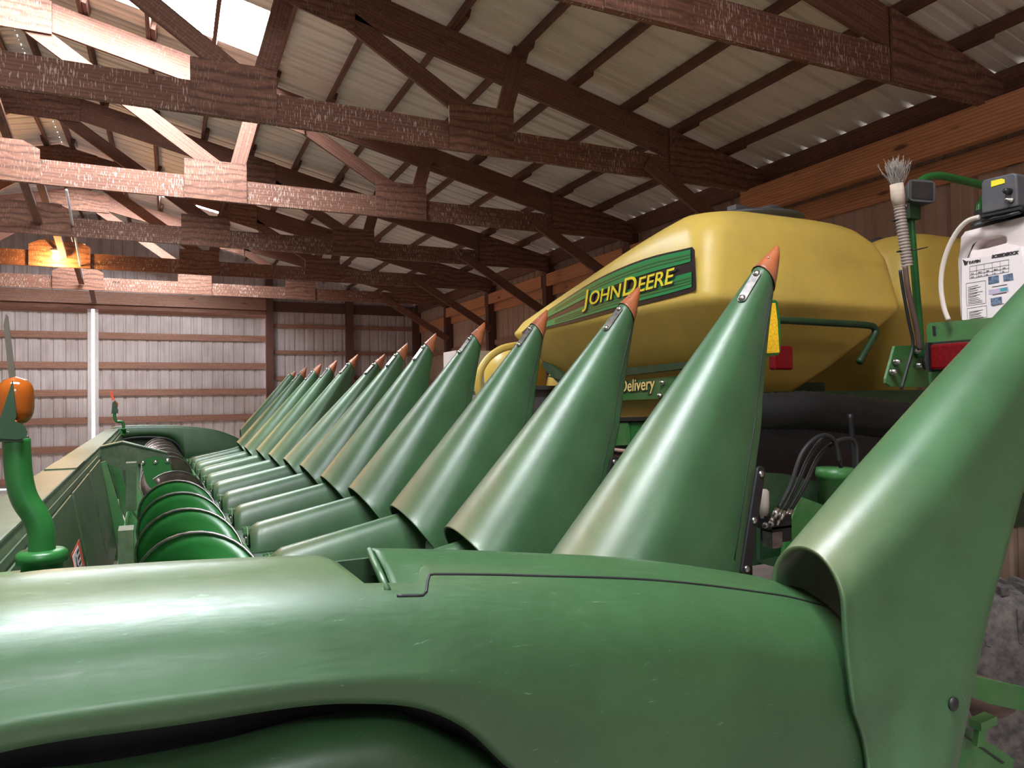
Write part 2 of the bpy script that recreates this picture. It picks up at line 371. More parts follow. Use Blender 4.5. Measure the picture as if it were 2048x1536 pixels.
# walls
mb = MB(); ribbed(mb, (XW, 0, 0), (0, 1, 0), (0, 0, 1), YN, YF, lambda t: 0, lambda t: roofz(XW)-.03, (1, 0, 0)); struct(mb.build('wall_right', 'wallside'), 'brown dusty ribbed steel side wall', 'wall')
mb = MB(); ribbed(mb, (XL, 0, 0), (0, 1, 0), (0, 0, 1), YN, YF, lambda t: 0, lambda t: roofz(XL)-.03, (-1, 0, 0)); struct(mb.build('wall_left', 'wallfar'), 'ribbed steel side wall on the left', 'wall')
mb = MB()
for a, b, lo in ((XL, -5.2, 0), (-5.2, 2.12, 3.88), (2.12, XW, 0)):
    pts = [a, b] if not (a < XR < b) else [a, XR, b]
    for p, q in zip(pts, pts[1:]): ribbed(mb, (0, YF, 0), (1, 0, 0), (0, 0, 1), p, q, lambda t: lo, lambda t: roofz(t)+.01, (0, 1, 0))
struct(mb.build('wall_far', 'wallfar'), 'greyish white ribbed steel end wall around the sliding doors', 'wall')
mb = MB()
for p, q in ((XL, XR), (XR, XW)): ribbed(mb, (0, YN, 0), (1, 0, 0), (0, 0, 1), p, q, lambda t: 0, lambda t: roofz(t)+.01, (0, -1, 0))
struct(mb.build('wall_near', 'wallfar'), 'ribbed steel end wall behind the viewer', 'wall')
# sliding doors in the far wall
def leaf(idx, x0, x1, stile, label):
    Yd = YF+.12
    mb = MB(); ribbed(mb, (0, Yd, 0), (1, 0, 0), (0, 0, 1), x0, x1, lambda t: .03, lambda t: 3.92, (0, 1, 0)); d = struct(mb.build('door_%d' % idx, 'wallfar'), label, 'door')
    for z in (3.80, 3.26, 2.61, 2.01, 1.41, .80, .16):
        mb = MB(); mb.beam((x0+.02, Yd-.03, z), (x1-.02, Yd-.03, z), .04, .14 if z < 3.7 else .09); mb.build('door_rail', 'girt', d)
    for xs in (x0, x1):
        mb = MB(); mb.beam((xs+(.035 if xs == x0 else -.035), Yd-.055, .03), (xs+(.035 if xs == x0 else -.035), Yd-.055, 3.90), .07, .02, (0, 1, 0)); mb.build('door_stile', 'conduit' if xs == stile else 'girt', d)
leaf(1, -1.487, 2.12, -1.487, 'right leaf of the far sliding door, dusty white ribbed steel on wooden rails')
leaf(2, -5.2, -1.553, -1.553, 'left leaf of the far sliding door, dusty white ribbed steel on wooden rails')
mb = MB(); mb.beam((-5.3, YF-.10, 4.06), (2.07, YF-.10, 4.06), .05, .27); trim(mb, 'girt', 'wide weathered header board above the far sliding door', 'header board')
mb = MB(); mb.beam((-5.3, YF-.05, 3.87), (2.05, YF-.05, 3.87), .04, .10); trim(mb, 'lumber', 'narrow dark board under the far door header', 'door track board')
for x, w, lb in ((2.13, .15, 'dark post at the right side of the far door'), (4.02, .17, 'dark post standing between the far door and the corner'), (5.74, .16, 'dark post in the far right corner'), (-5.3, .15, 'dark post at the left side of the far door')):
    mb = MB(); mb.beam((x, YF-.10, 0), (x, YF-.10, roofz(x)-.12), w, .16, (0, 1, 0)); trim(mb, 'post', lb, 'post')
for a, b in ((2.2, 3.94), (4.1, 5.7)):
    for i, z in enumerate((4.03, 3.57, 2.94, 2.32, 1.7, 1.1, .5)):
        mb = MB(); mb.beam((a, YF-.03, z), (b, YF-.03, z), .04, .24 if i == 0 else .09)
        trim(mb, 'post' if i == 0 else 'girt', '%s board on the end wall, %s, %s from the top' % ('wide dark' if i == 0 else 'narrow brown', 'right of the far door' if a < 3 else 'beside the far corner', ['first', 'second', 'third', 'fourth', 'fifth', 'sixth', 'seventh'][i]), 'wall girt', 'end wall girts')
# side wall posts, girts
ordn = ['nearest', 'second', 'third', 'fourth', 'fifth', 'sixth']
for k, yk in enumerate(YT):
    if k == 0: continue
    mb = MB(); mb.beam((XW-.10, yk+.09, 0), (XW-.10, yk+.09, 4.12), .15, .14, (0, 1, 0)); trim(mb, 'post', 'dark square post against the right wall under the %s truss' % ordn[k], 'post', 'right wall posts')
segs = [(YN, YT[1])]+[(YT[k], YT[k+1]) for k in range(1, 5)]+[(YT[5], YF-.1)]
for j, (a, b) in enumerate(segs):
    for i, z in enumerate((3.58, 2.87, 2.2, 1.5, .8)):
        mb = MB(); h = .20 if i == 0 else .10
        mb.beam((XW-.03, a+.17, z), (XW-.03, b+.02, z), .04, h)
        trim(mb, 'rough' if (i == 0 or j == 0) else 'girt', 'brown girt on the right wall, %s bay, %s from the top' % (['near', 'second', 'third', 'fourth', 'fifth', 'far'][j], ['first', 'second', 'third', 'fourth', 'fifth'][i]), 'wall girt', 'right wall girts')
for k in range(1, 5):
    mb = MB(); mb.beam((XW-.16, YT[k]+.19, 3.72), (XW-.16, YT[k+1]+.0, 3.72), .04, .2); trim(mb, 'rough', 'brown plank between posts high on the right wall, %s bay' % ['second', 'third', 'fourth', 'fifth'][k-1], 'plank')
mb = MB(); mb.beam((5.52, -4.0, 3.77), (5.52, YT[1]+.1, 3.77), .08, .27); trim(mb, 'rough', 'big rough-sawn orange-brown beam with knots along the right wall', 'beam')
# ---- trusses
tl = ['nearest roof truss, crossing the top right corner', 'large roof truss with drip-stained bottom chord across the upper left', 'roof truss with pale pinkish sunlit chord, behind the large drip-stained one',
      'roof truss behind the pale pinkish one', 'roof truss glowing orange around the lit bulb', 'farthest roof truss, pale plywood plates above the far doors']
def truss(k, yk):
    T = empty('roof_truss', (XR, yk, 3.9)); tag(T, tl[k], 'roof truss', 'roof trusses')
    def L(p): return (p[0]-XR, p[1]-yk, p[2]-3.9)
    def bd(name, a, b, h, dy, mat, th=.038, seams=None):
        mb = MB(); A = Vector(L((a[0], yk+dy, a[1]))); B = Vector(L((b[0], yk+dy, b[1]))); mb.beam(A, B, th, h); mb.build(name, mat, T)
    def gs(name, pts, dy=0, th=.016, mat='ply'):
        mb = MB(); mb.prism([L((x, yk+dy, z)) for x, z in pts], (0, 1, 0), -th); mb.build(name, mat, T)
    for s in (1, -1):
        X = lambda x: x if s == 1 else 2*XR-x
        # top chord under the purlins, bottom chord
        x0, x1 = XR, 5.72
        zt = lambda x: roofz(x)-.10
        bd('top_chord', (X(XR), zt(XR)-.145), (X(5.76), zt(5.76)-.145), .28, .03, 'lumber')
        for a, b in ((-1.54, .45), (.45, 2.46), (2.46, 5.7)): bd('bottom_chord', (X(a), 4.01), (X(b), 4.01), .24, .025, 'chord')
        bd('web', (X(-1.28), 5.46), (X(.52), 4.20), .15, .028, 'lumber')
        bd('web', (X(.64), 4.20), (X(.90), 5.20), .15, .030, 'lumber')
        bd('web', (X(1.18), 4.92), (X(2.42), 4.20), .15, .030, 'lumber')
        bd('web', (X(2.66), 4.20), (X(2.86), 4.88), .15, .008, 'lumber')
        def P(l): return [(X(x), z) for x, z in (l if s == 1 else l[::-1])]
        gs('gusset_plate', P([(.14, 3.89), (.75, 3.885), (.75, 4.31), (.14, 4.30)]))
        gs('gusset_plate', P([(2.16, 3.885), (2.77, 3.885), (2.77, 4.30), (2.16, 4.31)]))
        gs('gusset_plate', P([(.80, 4.86), (1.36, 4.72), (1.36, zt(1.36)), (.80, zt(.80))]), -.003)
        gs('gusset_plate', P([(4.48, 3.89), (5.70, 3.89), (5.70, zt(5.70)-.02), (4.48, zt(4.48)-.02)]))
        # knee brace to the wall post
        if k == 0 and s == 1: continue
        bd('knee_brace', (X(4.18), 4.02), (X(5.72), 3.12), .14, -.035, 'lumber')
    gs('gusset_plate', [(-1.95, 3.89), (-1.13, 3.89), (-1.13, 4.22), (-1.27, 4.29), (-1.81, 4.29), (-1.95, 4.22)])
    gs('gusset_plate', [(-2.05, 5.36), (-1.03, 5.36), (-1.03, roofz(-1.03)-.10), (XR, ZR-.10), (-2.05, roofz(-2.05)-.10)])
    bd('king_post', (XR, 4.2), (XR, 5.5), .14, .03, 'lumber')
for k, yk in enumerate(YT): truss(k, yk)
# sway boards along the ridge line
for k in (2, 3, 4, 5):
    a = Vector((XR-.02, YT[k-1]+.06, 4.86)); b = Vector((XR+.06, YT[k]-.05, 4.03)) if k < 5 else Vector((XR+.06, YT[k]-.05, 4.0))
    mb = MB(); mb.beam(a, b, .09, .04, (0, 0, 1))
    trim(mb, 'lumber', 'slanting sway board on the ridge line ending at the %s truss' % ordn[k], 'brace board')
mb = MB(); mb.beam((XR+.06, YT[5]+.1, 4.75), (XR+.06, YF-.15, 3.95), .09, .04); trim(mb, 'lumber', 'slanting sway board ending above the far door gap', 'brace board')
# bulb on the sway board
B0 = at(112, 512, 1, YT[4]-.16)
t = empty('hanging_bulb', tuple(B0)); tag(t, 'lit bare bulb in a white socket before the orange-glowing truss', 'light bulb')
mb = MB(); mb.lathe((0, 0, -.075), (0, 0, 1), [(0, .002), (.01, .03), (.035, .05), (.06, .058), (.09, .05), (.12, .025), (.135, .022)], 20); mb.build('bulb', 'bulb', t)
mb = MB(); mb.lathe((0, 0, .055), (0, 0, 1), [(0, .045), (.02, .075), (.05, .075), (.06, .03)], 20); mb.build('socket', 'conduit', t)
mb = MB(); mb.beam((-.14, .02, .27), (0, .02, .115), .05, .05); mb.build('bracket', 'girt', t)
ld = bpy.data.lights.new('bulb_light', 'POINT'); ld.energy = 75; ld.color = (1, .50, .16); ld.shadow_soft_size = .05
lo = bpy.data.objects.new('bulb_light', ld); COL.objects.link(lo); lo.location = (B0.x, B0.y-.02, B0.z-.16)
mb = MB(); mb.tube([at(133, 380, 1, YT[2]+1.0), at(165, 555, 1, YT[4]+.9)], .014, 8); trim(mb, 'conduit', 'thin white conduit slanting down between the trusses left of the ridge', 'conduit')

# ================================================================== CORN HEADER
H = empty('corn_header', (0, 0, 0), TH)
tag(H, 'long green corn header with a row of raised snouts, across the foreground and left', 'corn header')
DY = .762; YS = 1.78
AX = Vector((.663, 0, .749)).normalized()
tips = [(1.906, 2.270), (1.894, 2.237), (1.869, 2.225), (1.860, 2.235), (1.829, 2.234), (1.877, 2.223), (1.920, 2.183), (1.874, 2.226), (1.843, 2.208), (1.839, 2.209), (1.819, 2.203)]
lips = [(1.018, 1.268), (1.017, 1.271), (1.034, 1.254), (1.023, 1.263), (1.028, 1.260), (1.035, 1.275), (1.040, 1.272), (1.029, 1.264), (1.016, 1.264), (.987, 1.256), (.988, 1.271)]
def interp(pts, s):
    if s <= pts[0][0]: return pts[0][1]
    for (a, x), (b, y) in zip(pts, pts[1:]):
        if s <= b: t = (s-a)/(b-a); return x+(y-x)*t
    return pts[-1][1]
def ss(pts, s):     # smoother
    if s <= pts[0][0]: return pts[0][1]
    for (a, x), (b, y) in zip(pts, pts[1:]):
        if s <= b: t = (s-a)/(b-a); t = t*t*(3-2*t); return x+(y-x)*t
    return pts[-1][1]
def make_snout(name, L, wp, dp, rtf=1.0, nseg=28, cap=.12, slant=0.0):
    """shell along +u (ridge line) hanging in -v; built in a local frame x=ridge axis, y=width, z=up off the ridge"""
    root = MB(); rows = []; dst = []
    S = L-cap*.75
    ss_ = [0, .004, .012, .03]+[.03+(S-.03)*i/nseg for i in range(1, nseg+1)]
    for s in ss_:
        w = interp(wp, s); d = max(interp(dp, s), w*1.05); rt = w*rtf
        w += .007*max(0, 1-s/.02)
        row = []; dr = []
        K = 11; flare = interp([(0, 1.03), (.35, 1.0), (.7, .80), (1.15, .40)], s)
        flank = [(w*(1+(flare-1)*t*t), rt+(d-rt)*t) for t in (.15, .3, .5, .7, .84)]
        pts = [(w*flare, d), (w*flare+.0015, d-.004)]
        pts += flank[::-1]
        left = [(-y, z) for y, z in pts]
        arc = [(-w*math.cos(PI*i/(2*K)), rt*(1-math.sin(PI*i/(2*K)))) for i in range(K)]
        arc2 = [(w*math.sin(PI*i/(2*K)), rt*(1-math.cos(PI*i/(2*K)))) for i in range(1, K+1)]
        full = left+arc+[(0, 0)]+arc2+[(y, z) for y, z in pts[::-1]]
        for y, z in full:
            x = s-.24*max(0, 1-s/.30)*z
            row.append(Vector((x, y, -z)))
            dd = max(0, 1-abs(y+w*.15)/(w*.75))*max(0, 1-s/(L*.55)) if z < rt else 0
            dr.append(min(1, dd*1.0)*.9)
        rows.append(row); dst.append(dr)
    root.grid(rows, True, False, dst, flip=True)
    sn = root.build(name, 'plastic', None, solid=.009)
    for sy in (-1, 1):
        P = []
        for i in range(26):
            s = .34+(L-cap-.05-.34)*i/25; w = interp(wp, s); d = max(interp(dp, s), w*1.05); off = min(.045, d*.22); rt = w*rtf
            t = max(0, (d-off-rt)/max(1e-6, d-rt)); fl = interp([(0, 1.03), (.35, 1.0), (.7, .80), (1.15, .40)], s)
            P.append(Vector((s, sy*(w*(1+(fl-1)*t*t)+.0004), -(d-off))))
        m_ = MB(); m_.tube(P, .0015, 5); m_.build('flank_seam', 'black', sn)
    # orange tip
    mb = MB(); rows = []
    for i in range(14):
        t = i/13; s = L-cap+cap*t; 
        w = (interp(wp, L-cap)+.006)*math.sqrt(max(0, 1-t))**1.25*(1-.12*t)+.0012; d = (interp(dp, L-cap)+.016)*((1-t)**.8)+.0015
        off = t*interp(dp, L-cap)*.25
        rw = []
        for k in range(18):
            a = 2*PI*k/18
            zz = -off-(d/2)*(1-math.cos(a)); yy = w*math.sin(a)
            rw.append(Vector((s+(-.035*(1-math.cos(a))/2*0-.03*(1-t)*((1-math.cos(a))/2)), yy, zz+.004)))
        rows.append(rw)
    mb.grid(rows, True, True); o = mb.build('tip_cap', 'orange', sn, solid=.002)
    mb = MB(); mb.lathe(Vector((L-cap*.62, -interp(wp, L-cap)*.45, -.006)), (0, -.5, .85), [(0, .004), (.003, .003)], 8); mb.build('tip_screw', 'steel', sn)
    # link plate with two bolts near the tip
    s0, s1 = L-cap-.145, L-cap-.035
    mb = MB(); n = Vector((0, -.42, .9)).normalized()
    def on(s, a=-.42): w = interp(wp, s); return Vector((s, -w*math.sin(.46), -w*rtf*(1-math.cos(.46))))
    a, b = on(s0), on(s1); d = (b-a).normalized(); sd = n.cross(d)
    out = [b+d*.014*math.cos(q)+sd*.014*math.sin(q) for q in [PI/2-PI*i/8 for i in range(9)]]+[a-d*.014*math.cos(q)-sd*.014*math.sin(q) for q in [PI/2-PI*i/8 for i in range(9)]]
    mb.prism([p+n*.001 for p in out], n, .004); pl = mb.build('link_plate', 'dullsteel', sn)
    for p in (a, b): mb = MB(); mb.bolt(p+n*.005, n, .012, .009); mb.build('link_bolt', 'steel', pl)
    return sn
def place(o, lip, tip, y):
    a = Vector((tip[0]-lip[0], 0, tip[1]-lip[1])); a.normalize()
    up = Vector((-a.z, 0, a.x))
    o.matrix_parent_inverse = Matrix.Identity(4)
    M4 = Matrix(((a.x, 0, up.x, lip[0]), (0, 1, 0, y), (a.z, 0, up.z, lip[1]), (0, 0, 0, 1)))
    o.parent = H; o.matrix_basis = M4
def dupe(o, parent=None):
    c = o.copy(); COL.objects.link(c); c.parent = parent
    for ch in o.children: 
        d = ch.copy(); COL.objects.link(d); d.parent = c
        for g in ch.children:
            e = g.copy(); COL.objects.link(e); e.parent = d
    return c
LS = 1.30
wpn = [(0, .205), (.5, .135), (1.18, .036), (1.3, .02)]
dpn = [(0, .29), (.10, .36), (.30, .455), (.75, .295), (1.18, .085), (1.3, .05)]
s0 = make_snout('snout', LS, wpn, dpn)
# hinge bars on the lower corner
for sy in (-1, 1):
    y = sy*(.172)
    mb = MB(); a = Vector((.325, sy*.166, -.428)); b = Vector((.60, sy*.120, -.330)); d = (b-a).normalized(); n = Vector((0, sy, 0)); n = (n-d*n.dot(d)).normalized(); sd = n.cross(d)
    out = [b+d*.018*math.cos(q)+sd*.018*math.sin(q) for q in [PI/2-PI*i/8 for i in range(9)]]+[a-d*.018*math.cos(q)-sd*.018*math.sin(q) for q in [PI/2-PI*i/8 for i in range(9)]]
    if sy < 0: pass
    mb.prism([p+n*.012 for p in out], n, .012); hb = mb.build('hinge_bar', 'black', s0, bevel=.003)
    for t_ in (.02, .5, .98): mb2 = MB(); mb2.bolt(a.lerp(b, t_)+n*.024, n, .010, .006); mb2.build('hinge_bolt', 'steel', s0)
    mb2 = MB()
    c = Vector((.262, sy*.172, -.415)); out = [c+Vector((math.cos(q)*.028, 0, math.sin(q)*.022)) for q in [2*PI*i/12 for i in range(12)]]
    mb2.bolt(c+n*.024, n, .010, .006); mb2.build('hinge_bolt', 'steel', s0)
    mb3 = MB(); out = [c+Vector((x, 0, z)) for x, z in ((-.05, .03), (.0, .035), (.03, .015), (.03, -.02), (-.02, -.04), (-.06, -.02))]; mb3.prism([p+n*.010 for p in out], n, .012); mb3.build('hinge_plate', 'black', s0)
for i in range(11):
    o = s0 if i == 0 else dupe(s0, H)
    tp = Vector(tips[i]); lp = Vector(lips[i]); L = (tp-lp).length
    place(o, lips[i], tips[i], YS+DY*i)
    o.matrix_basis = o.matrix_basis @ Matrix.Diagonal((L/LS, 1, 1, 1))
# end snouts (taller, narrow ridge, deep outer flank that comes straight down at the rear)
def make_end_snout(outer, A, TP, low):
    """local frame: x ridge line, y across (outer flank on the -y side when outer=-1), z off the ridge"""
    mb = MB(); rows = []; dst = []
    ax = Vector((TP[0]-A[0], TP[1]-A[1])); L = ax.length; ax.normalize(); up = Vector((-ax.y, ax.x)); SLP = ax.y/ax.x
    def loc(X, Z): d = Vector((X-A[0], Z-A[1])); return d.dot(ax), d.dot(up)
    S = L-.09
    for s in [0, .003, .010, .03]+[.03+(S-.03)*i/34 for i in range(1, 35)]:
        w = interp([(0, .072), (.25, .088), (.6, .080), (S, .036)], s); sl = SLP*max(0, 1-s/.28)
        if s < .010: w += .003
        X = interp([(a, p[0]) for a, p in low], s); Z = interp([(a, p[1]) for a, p in low], s)
        lx, lz = loc(X, Z)
        row = []; dr = []
        # inner flank (away from the outer side)
        K = 12; dI = interp([(0, .30), (.4, .30), (S, .08)], s)
        for t in (1, .8, .6, .4, .2): row.append(Vector((s-sl*(w+(dI-w)*t), -outer*w*(1-.15*t*t), -(w+(dI-w)*t)))); dr.append(0)
        for i in range(2*K+1):
            g = PI/2-PI*i/(2*K)
            row.append(Vector((s-sl*w*(1-math.cos(g)), -outer*w*math.sin(g), -w*(1-math.cos(g))))); dr.append(.55*max(0, math.cos(g))*max(0, 1-s/.3))
        p0 = row[-1]; p1 = Vector((lx, outer*interp([(0, .100), (.25, .115), (.6, .09), (S, .012)], s), lz))
        tan = Vector((-sl, 0, -1)).normalized()
        Ld = (p1-p0).length
        for t in [.05*k for k in range(1, 21)]:
            q0 = p0; q1 = p0+tan*Ld*.30; q2 = p1-(p1-p0)*.35+Vector((0, outer*.02, 0))*min(1, Ld/.3); q3 = p1
            q = q0*(1-t)**3+q1*3*t*(1-t)**2+q2*3*t*t*(1-t)+q3*t**3
            # shallow dent where the shell meets the cover
            if s < .12 and .35 < t < .75: q = q+Vector((.03*(1-s/.12)*math.sin(PI*(t-.35)/.4), -outer*.012*math.sin(PI*(t-.35)/.4), 0))
            row.append(q); dr.append(0)
        rows.append(row); dst.append(dr)
    mb.grid(rows, True, False, dst, flip=(outer == -1)); sn = mb.build('end_snout', 'plastic', None, solid=.009)
    mb = MB(); rows = []
    for i in range(12):
        t = i/11; s = L-.13+.13*t; w = .040*max(0, 1-t)**.62+.001
        rows.append([Vector((s, w*math.sin(2*PI*k/16), -.03*t-w*(1-math.cos(2*PI*k/16)))) for k in range(16)])
    mb.grid(rows, True, True); mb.build('tip_cap', 'orange', sn)
    mb = MB(); q_ = ath(1905, 1407, 1, .847); hx, hz = loc(q_.x, q_.z); mb.lathe((hx, outer*.118, hz), (0, outer, 0), [(0, .013), (.004, .013), (.006, .006)], 16); mb.build('plug', 'rubber', sn)
    return sn
e0 = make_end_snout(-1, (1.095, 1.46), (2.11, 2.16), [(0, (1.135, .84)), (.06, (1.17, .78)), (.14, (1.22, .82)), (.30, (1.31, .97)), (.55, (1.46, 1.27)), (.8, (1.64, 1.55)), (1.12, (1.97, 2.05)), (1.25, (2.0, 2.1))])
place(e0, (1.095, 1.46), (2.11, 2.16), .965)
e1 = make_end_snout(1, (1.12, 1.40), (1.812, 2.198), [(0, (1.17, .84)), (.06, (1.20, .80)), (.14, (1.25, .84)), (.30, (1.34, 1.00)), (.60, (1.55, 1.40)), (.85, (1.70, 1.82)), (1.0, (1.76, 2.05))]); place(e1, (1.12, 1.40), (1.812, 2.198), YS+DY*11)
tag(e0, 'large end snout filling the right edge'); tag(e1, 'end snout at the far end of the row')
# ---- row hoods
def make_hood():
    mb = MB(); rows = []; dst = []
    for i in range(16):
        t = i/15; x = -.02+.86*t; w = .228-.075*t; h = .20
        zr = .135*t
        e = min(1, (t/.07))**.5 if t < .07 else 1
        row = []; dr = []
        for k in range(25):
            a = -PI/2+PI*k/24; ya = w*math.sin(a); z = zr-h*(1-abs(math.cos(a))**.75)-(.02*(1-e))
            row.append(Vector((x, ya, z))); dr.append(max(0, math.cos(a)**2-.3)*max(0, 1-t*1.8)*.9)
        row = [Vector((row[0].x, row[0].y*1.04, row[0].z-.10))]+row+[Vector((row[-1].x, row[-1].y*1.04, row[-1].z-.10))]; dr = [0]+dr+[0]
        rows.append(row); dst.append(dr)
    mb.grid(rows, True, False, dst, flip=True); h = mb.build('row_hood', 'hoodp', None, solid=.007)
    # rear bracket with bolts
    mb = MB(); mb.prism([(-.035, y, z) for y, z in ((-.11, -.10), (.11, -.10), (.12, -.05), (.07, -.012), (-.07, -.012), (-.12, -.05))], (1, 0, 0), .006)
    mb.box((-.03, -.055, -.03), (.05, .035, .03)); mb.box((-.03, .055, -.03), (.05, .035, .03)); br = mb.build('hood_bracket', 'paint', h)
    mb = MB()
    for y in (-.09, -.03, .03, .09): mb.bolt(Vector((-.037, y, -.045-abs(y)*.25)), (-1, 0, .25), .011, .012)
    mb.build('hood_bolt', 'steel', h)
    return h
h0 = make_hood()
for i in range(-1, 12):
    o = h0 if i == -1 else dupe(h0, H)
    o.parent = H; o.location = (.50, YS+DY*i, 1.105); 
    if i == -1 or i == 11: o.location = (.50, YS+DY*i+(.14 if i == -1 else -.05), 1.06); o.scale = (.8, .42, 1)
# ---- deck, trough, back sheet, beam
YA, YB = 1.06, 10.22
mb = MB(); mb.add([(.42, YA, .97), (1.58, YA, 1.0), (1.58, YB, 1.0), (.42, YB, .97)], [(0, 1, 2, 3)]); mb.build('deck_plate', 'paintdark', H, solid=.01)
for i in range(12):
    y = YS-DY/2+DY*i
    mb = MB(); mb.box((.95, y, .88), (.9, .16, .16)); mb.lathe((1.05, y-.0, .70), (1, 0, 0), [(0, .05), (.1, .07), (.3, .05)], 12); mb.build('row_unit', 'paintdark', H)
mb = MB(); rows = []
for y in (YA, YB):
    rows.append([Vector((.16+.26*math.cos(a), y, 1.12+.26*math.sin(a))) for a in [PI*1.02+PI*.93*k/16 for k in range(17)]])
mb.grid(rows); mb.build('auger_trough', 'paint', H, solid=.006)
# beam (top box tube) with bent sheet
mb = MB()
pts = [(-.29, 1.45), (-.29, 1.43), (-.272, 1.40), (-.272, 1.30), (-.43, 1.30), (-.43, 1.45)]
mb.prism([(x, YA, z) for x, z in pts], (0, 1, 0), YB-YA); mb.build('back_beam', 'paintdusty', H, bevel=.006)
mb = MB()
for a, b in ((YA, 5.35), (6.65, YB)):
    mb.add([(-.276, a, 1.42), (-.276, b, 1.42), (-.245, b, 1.25), (-.17, b, .84), (-.17, a, .84), (-.245, a, 1.25)], [(0, 1, 2, 5), (5, 2, 3, 4)])
mb.build('back_sheet', 'paintdusty', H, solid=.005)
for ya, yb in ((1.35, 2.3), (2.36, 3.3), (3.36, 4.3), (4.36, 5.3), (6.7, 7.7), (7.76, 8.8), (8.86, 9.9)):
    mb = MB(); mb.add([(-.262, ya, 1.40), (-.262, yb, 1.40), (-.236, yb, 1.25), (-.190, yb-.02, .98), (-.190, ya+.02, .98), (-.236, ya, 1.25)], [(0, 1, 2, 5), (5, 2, 3, 4)]); mb.build('stripper_sheet', 'paintdusty', H, solid=.006)
mb = MB()
for y in [1.5+.42*k for k in range(20)]:
    if 5.3 < y < 6.7: continue
    mb.bolt(Vector((-.258, y, 1.36)), (1, 0, .1), .008, .006); mb.bolt(Vector((-.262, y+.1, 1.30)), (1, 0, .1), .007, .005)
mb.build('back_sheet_bolts', 'steel', H)
mb = MB(); mb.box((-.352, 4.2, 1.453), (.13, .5, .008)); mb.build('beam_splice_plate', 'paintdusty', H)
mb = MB()
for y in (5.32, 6.68): mb = MB(); mb.beam((-.26, y, 1.38), (-.12, y, .84), .03, .07, (1, 0, 0)); mb.build('opening_post', 'paint', H)
# trough flanges
for p, q, y in (((237, 1057), (268, 1130), 3.0), ((252, 925), (273, 990), 4.7)):
    a = ath(p[0], p[1], 1, y); b = ath(q[0], q[1]+8, 1, y)
    mb = MB(); mb.box(((a.x+b.x)/2, y, (a.z+b.z)/2-.03), (b.x-a.x, .12, abs(a.z-b.z)+.06), Matrix.Rotation(.0, 3, 'Y')); mb.build('trough_flange', 'paintdusty', H)
# warning label on the back sheet
mb = MB()
def onsheet(y, z): x = -.236+(1.25-z)/(1.25-.98)*.046 if z < 1.25 else -.262+(1.40-z)/(.15)*.026; return Vector((x+.0075, y, z))
c0 = ath(152, 1062, 0, -.225); yc = c0.y; 
def rect(y0, y1, z0, z1, dx=0): return [onsheet(y0, z0)+Vector((dx, 0, 0)), onsheet(y1, z0)+Vector((dx, 0, 0)), onsheet(y1, z1)+Vector((dx, 0, 0)), onsheet(y0, z1)+Vector((dx, 0, 0))]
LY0, LY1, LZ0, LZ1 = yc-.16, yc+.16, c0.z-.16, c0.z-.01
LZ1 = min(LZ1, 1.24); LZ0 = LZ1-.13
def labelq(y0, y1, z0, z1, mat, nm, dx):
    mb = MB(); mb.prism(rect(y0, y1, z0, z1, dx), (1, 0, .17), .001); return mb.build(nm, mat, lab)
lab = None
mb = MB(); mb.prism(rect(LY0, LY1, LZ0, LZ1), (1, 0, .17), .001); lab = mb.build('warning_label', 'redmark', H); tag(lab, 'red and white warning decal with black pictogram')
labelq(LY0+.01, LY1-.09, LZ0+.008, LZ1-.008, 'paper', 'label_paper', .0012)
mb = MB()
cy = LY0+.07
for q in ([(cy-.035, LZ0+.03), (cy+.0, LZ0+.05), (cy+.03, LZ1-.03), (cy+.01, LZ1-.02)], [(cy-.02, LZ0+.07), (cy+.05, LZ0+.05), (cy+.05, LZ0+.065), (cy-.01, LZ0+.085)]):
    mb.prism([onsheet(y, z)+Vector((.0024, 0, 0)) for y, z in q], (1, 0, .17), .0006)
for r in range(5): mb.prism(rect(LY0+.135, LY0+.215, LZ0+.02+r*.021, LZ0+.03+r*.021, .0024), (1, 0, .17), .0006)
mb.build('label_print', 'ink', lab)
# ---- auger
AXC, AZC, AR, AC = .156, 1.128, .197, .075
def helix(y0, y1, pitch, hand, ph, mt='paintbright'):
    mb = MB(); n = int(abs(y1-y0)/pitch*36); r1 = []; 
    for i in range(n+1):
        y = y0+(y1-y0)*i/n; a = ph+hand*2*PI*(y-y0)/pitch
        r1.append([Vector((AXC+r*math.cos(a), y, AZC+r*math.sin(a))) for r in (AC-.005, AC+.04, AC+.08, AR)])
    mb.grid(r1); o = mb.build('auger_flight', mt, aug, solid=.004)
    mb = MB(); rows = []
    for i in range(n+1):
        y = y0+(y1-y0)*i/n; a = ph+hand*2*PI*(y-y0)/pitch; c, s_ = math.cos(a), math.sin(a)
        rows.append([Vector((AXC+r*c, y+dy, AZC+r*s_)) for r, dy in ((AR-.006, -.006), (AR+.003, -.005), (AR+.003, .005), (AR-.006, .006))])
    mb.grid(rows, True, True); mb.build('flight_edge', 'dullsteel', o)
mb = MB(); mb.lathe((AXC, YA+.02, AZC), (0, 1, 0), [(0, AC), (YB-YA-.04, AC)], 28); aug = mb.build('auger', 'paintbright', H)
helix(YA+.12, 4.72, .60, 1, PI/2+2*PI*((2.62-(YA+.12))/-.60))
helix(4.98, 5.25, .60, -1, 2.2, 'wornflight'); helix(6.0, YB-.1, .60, -1, .4, 'wornflight')
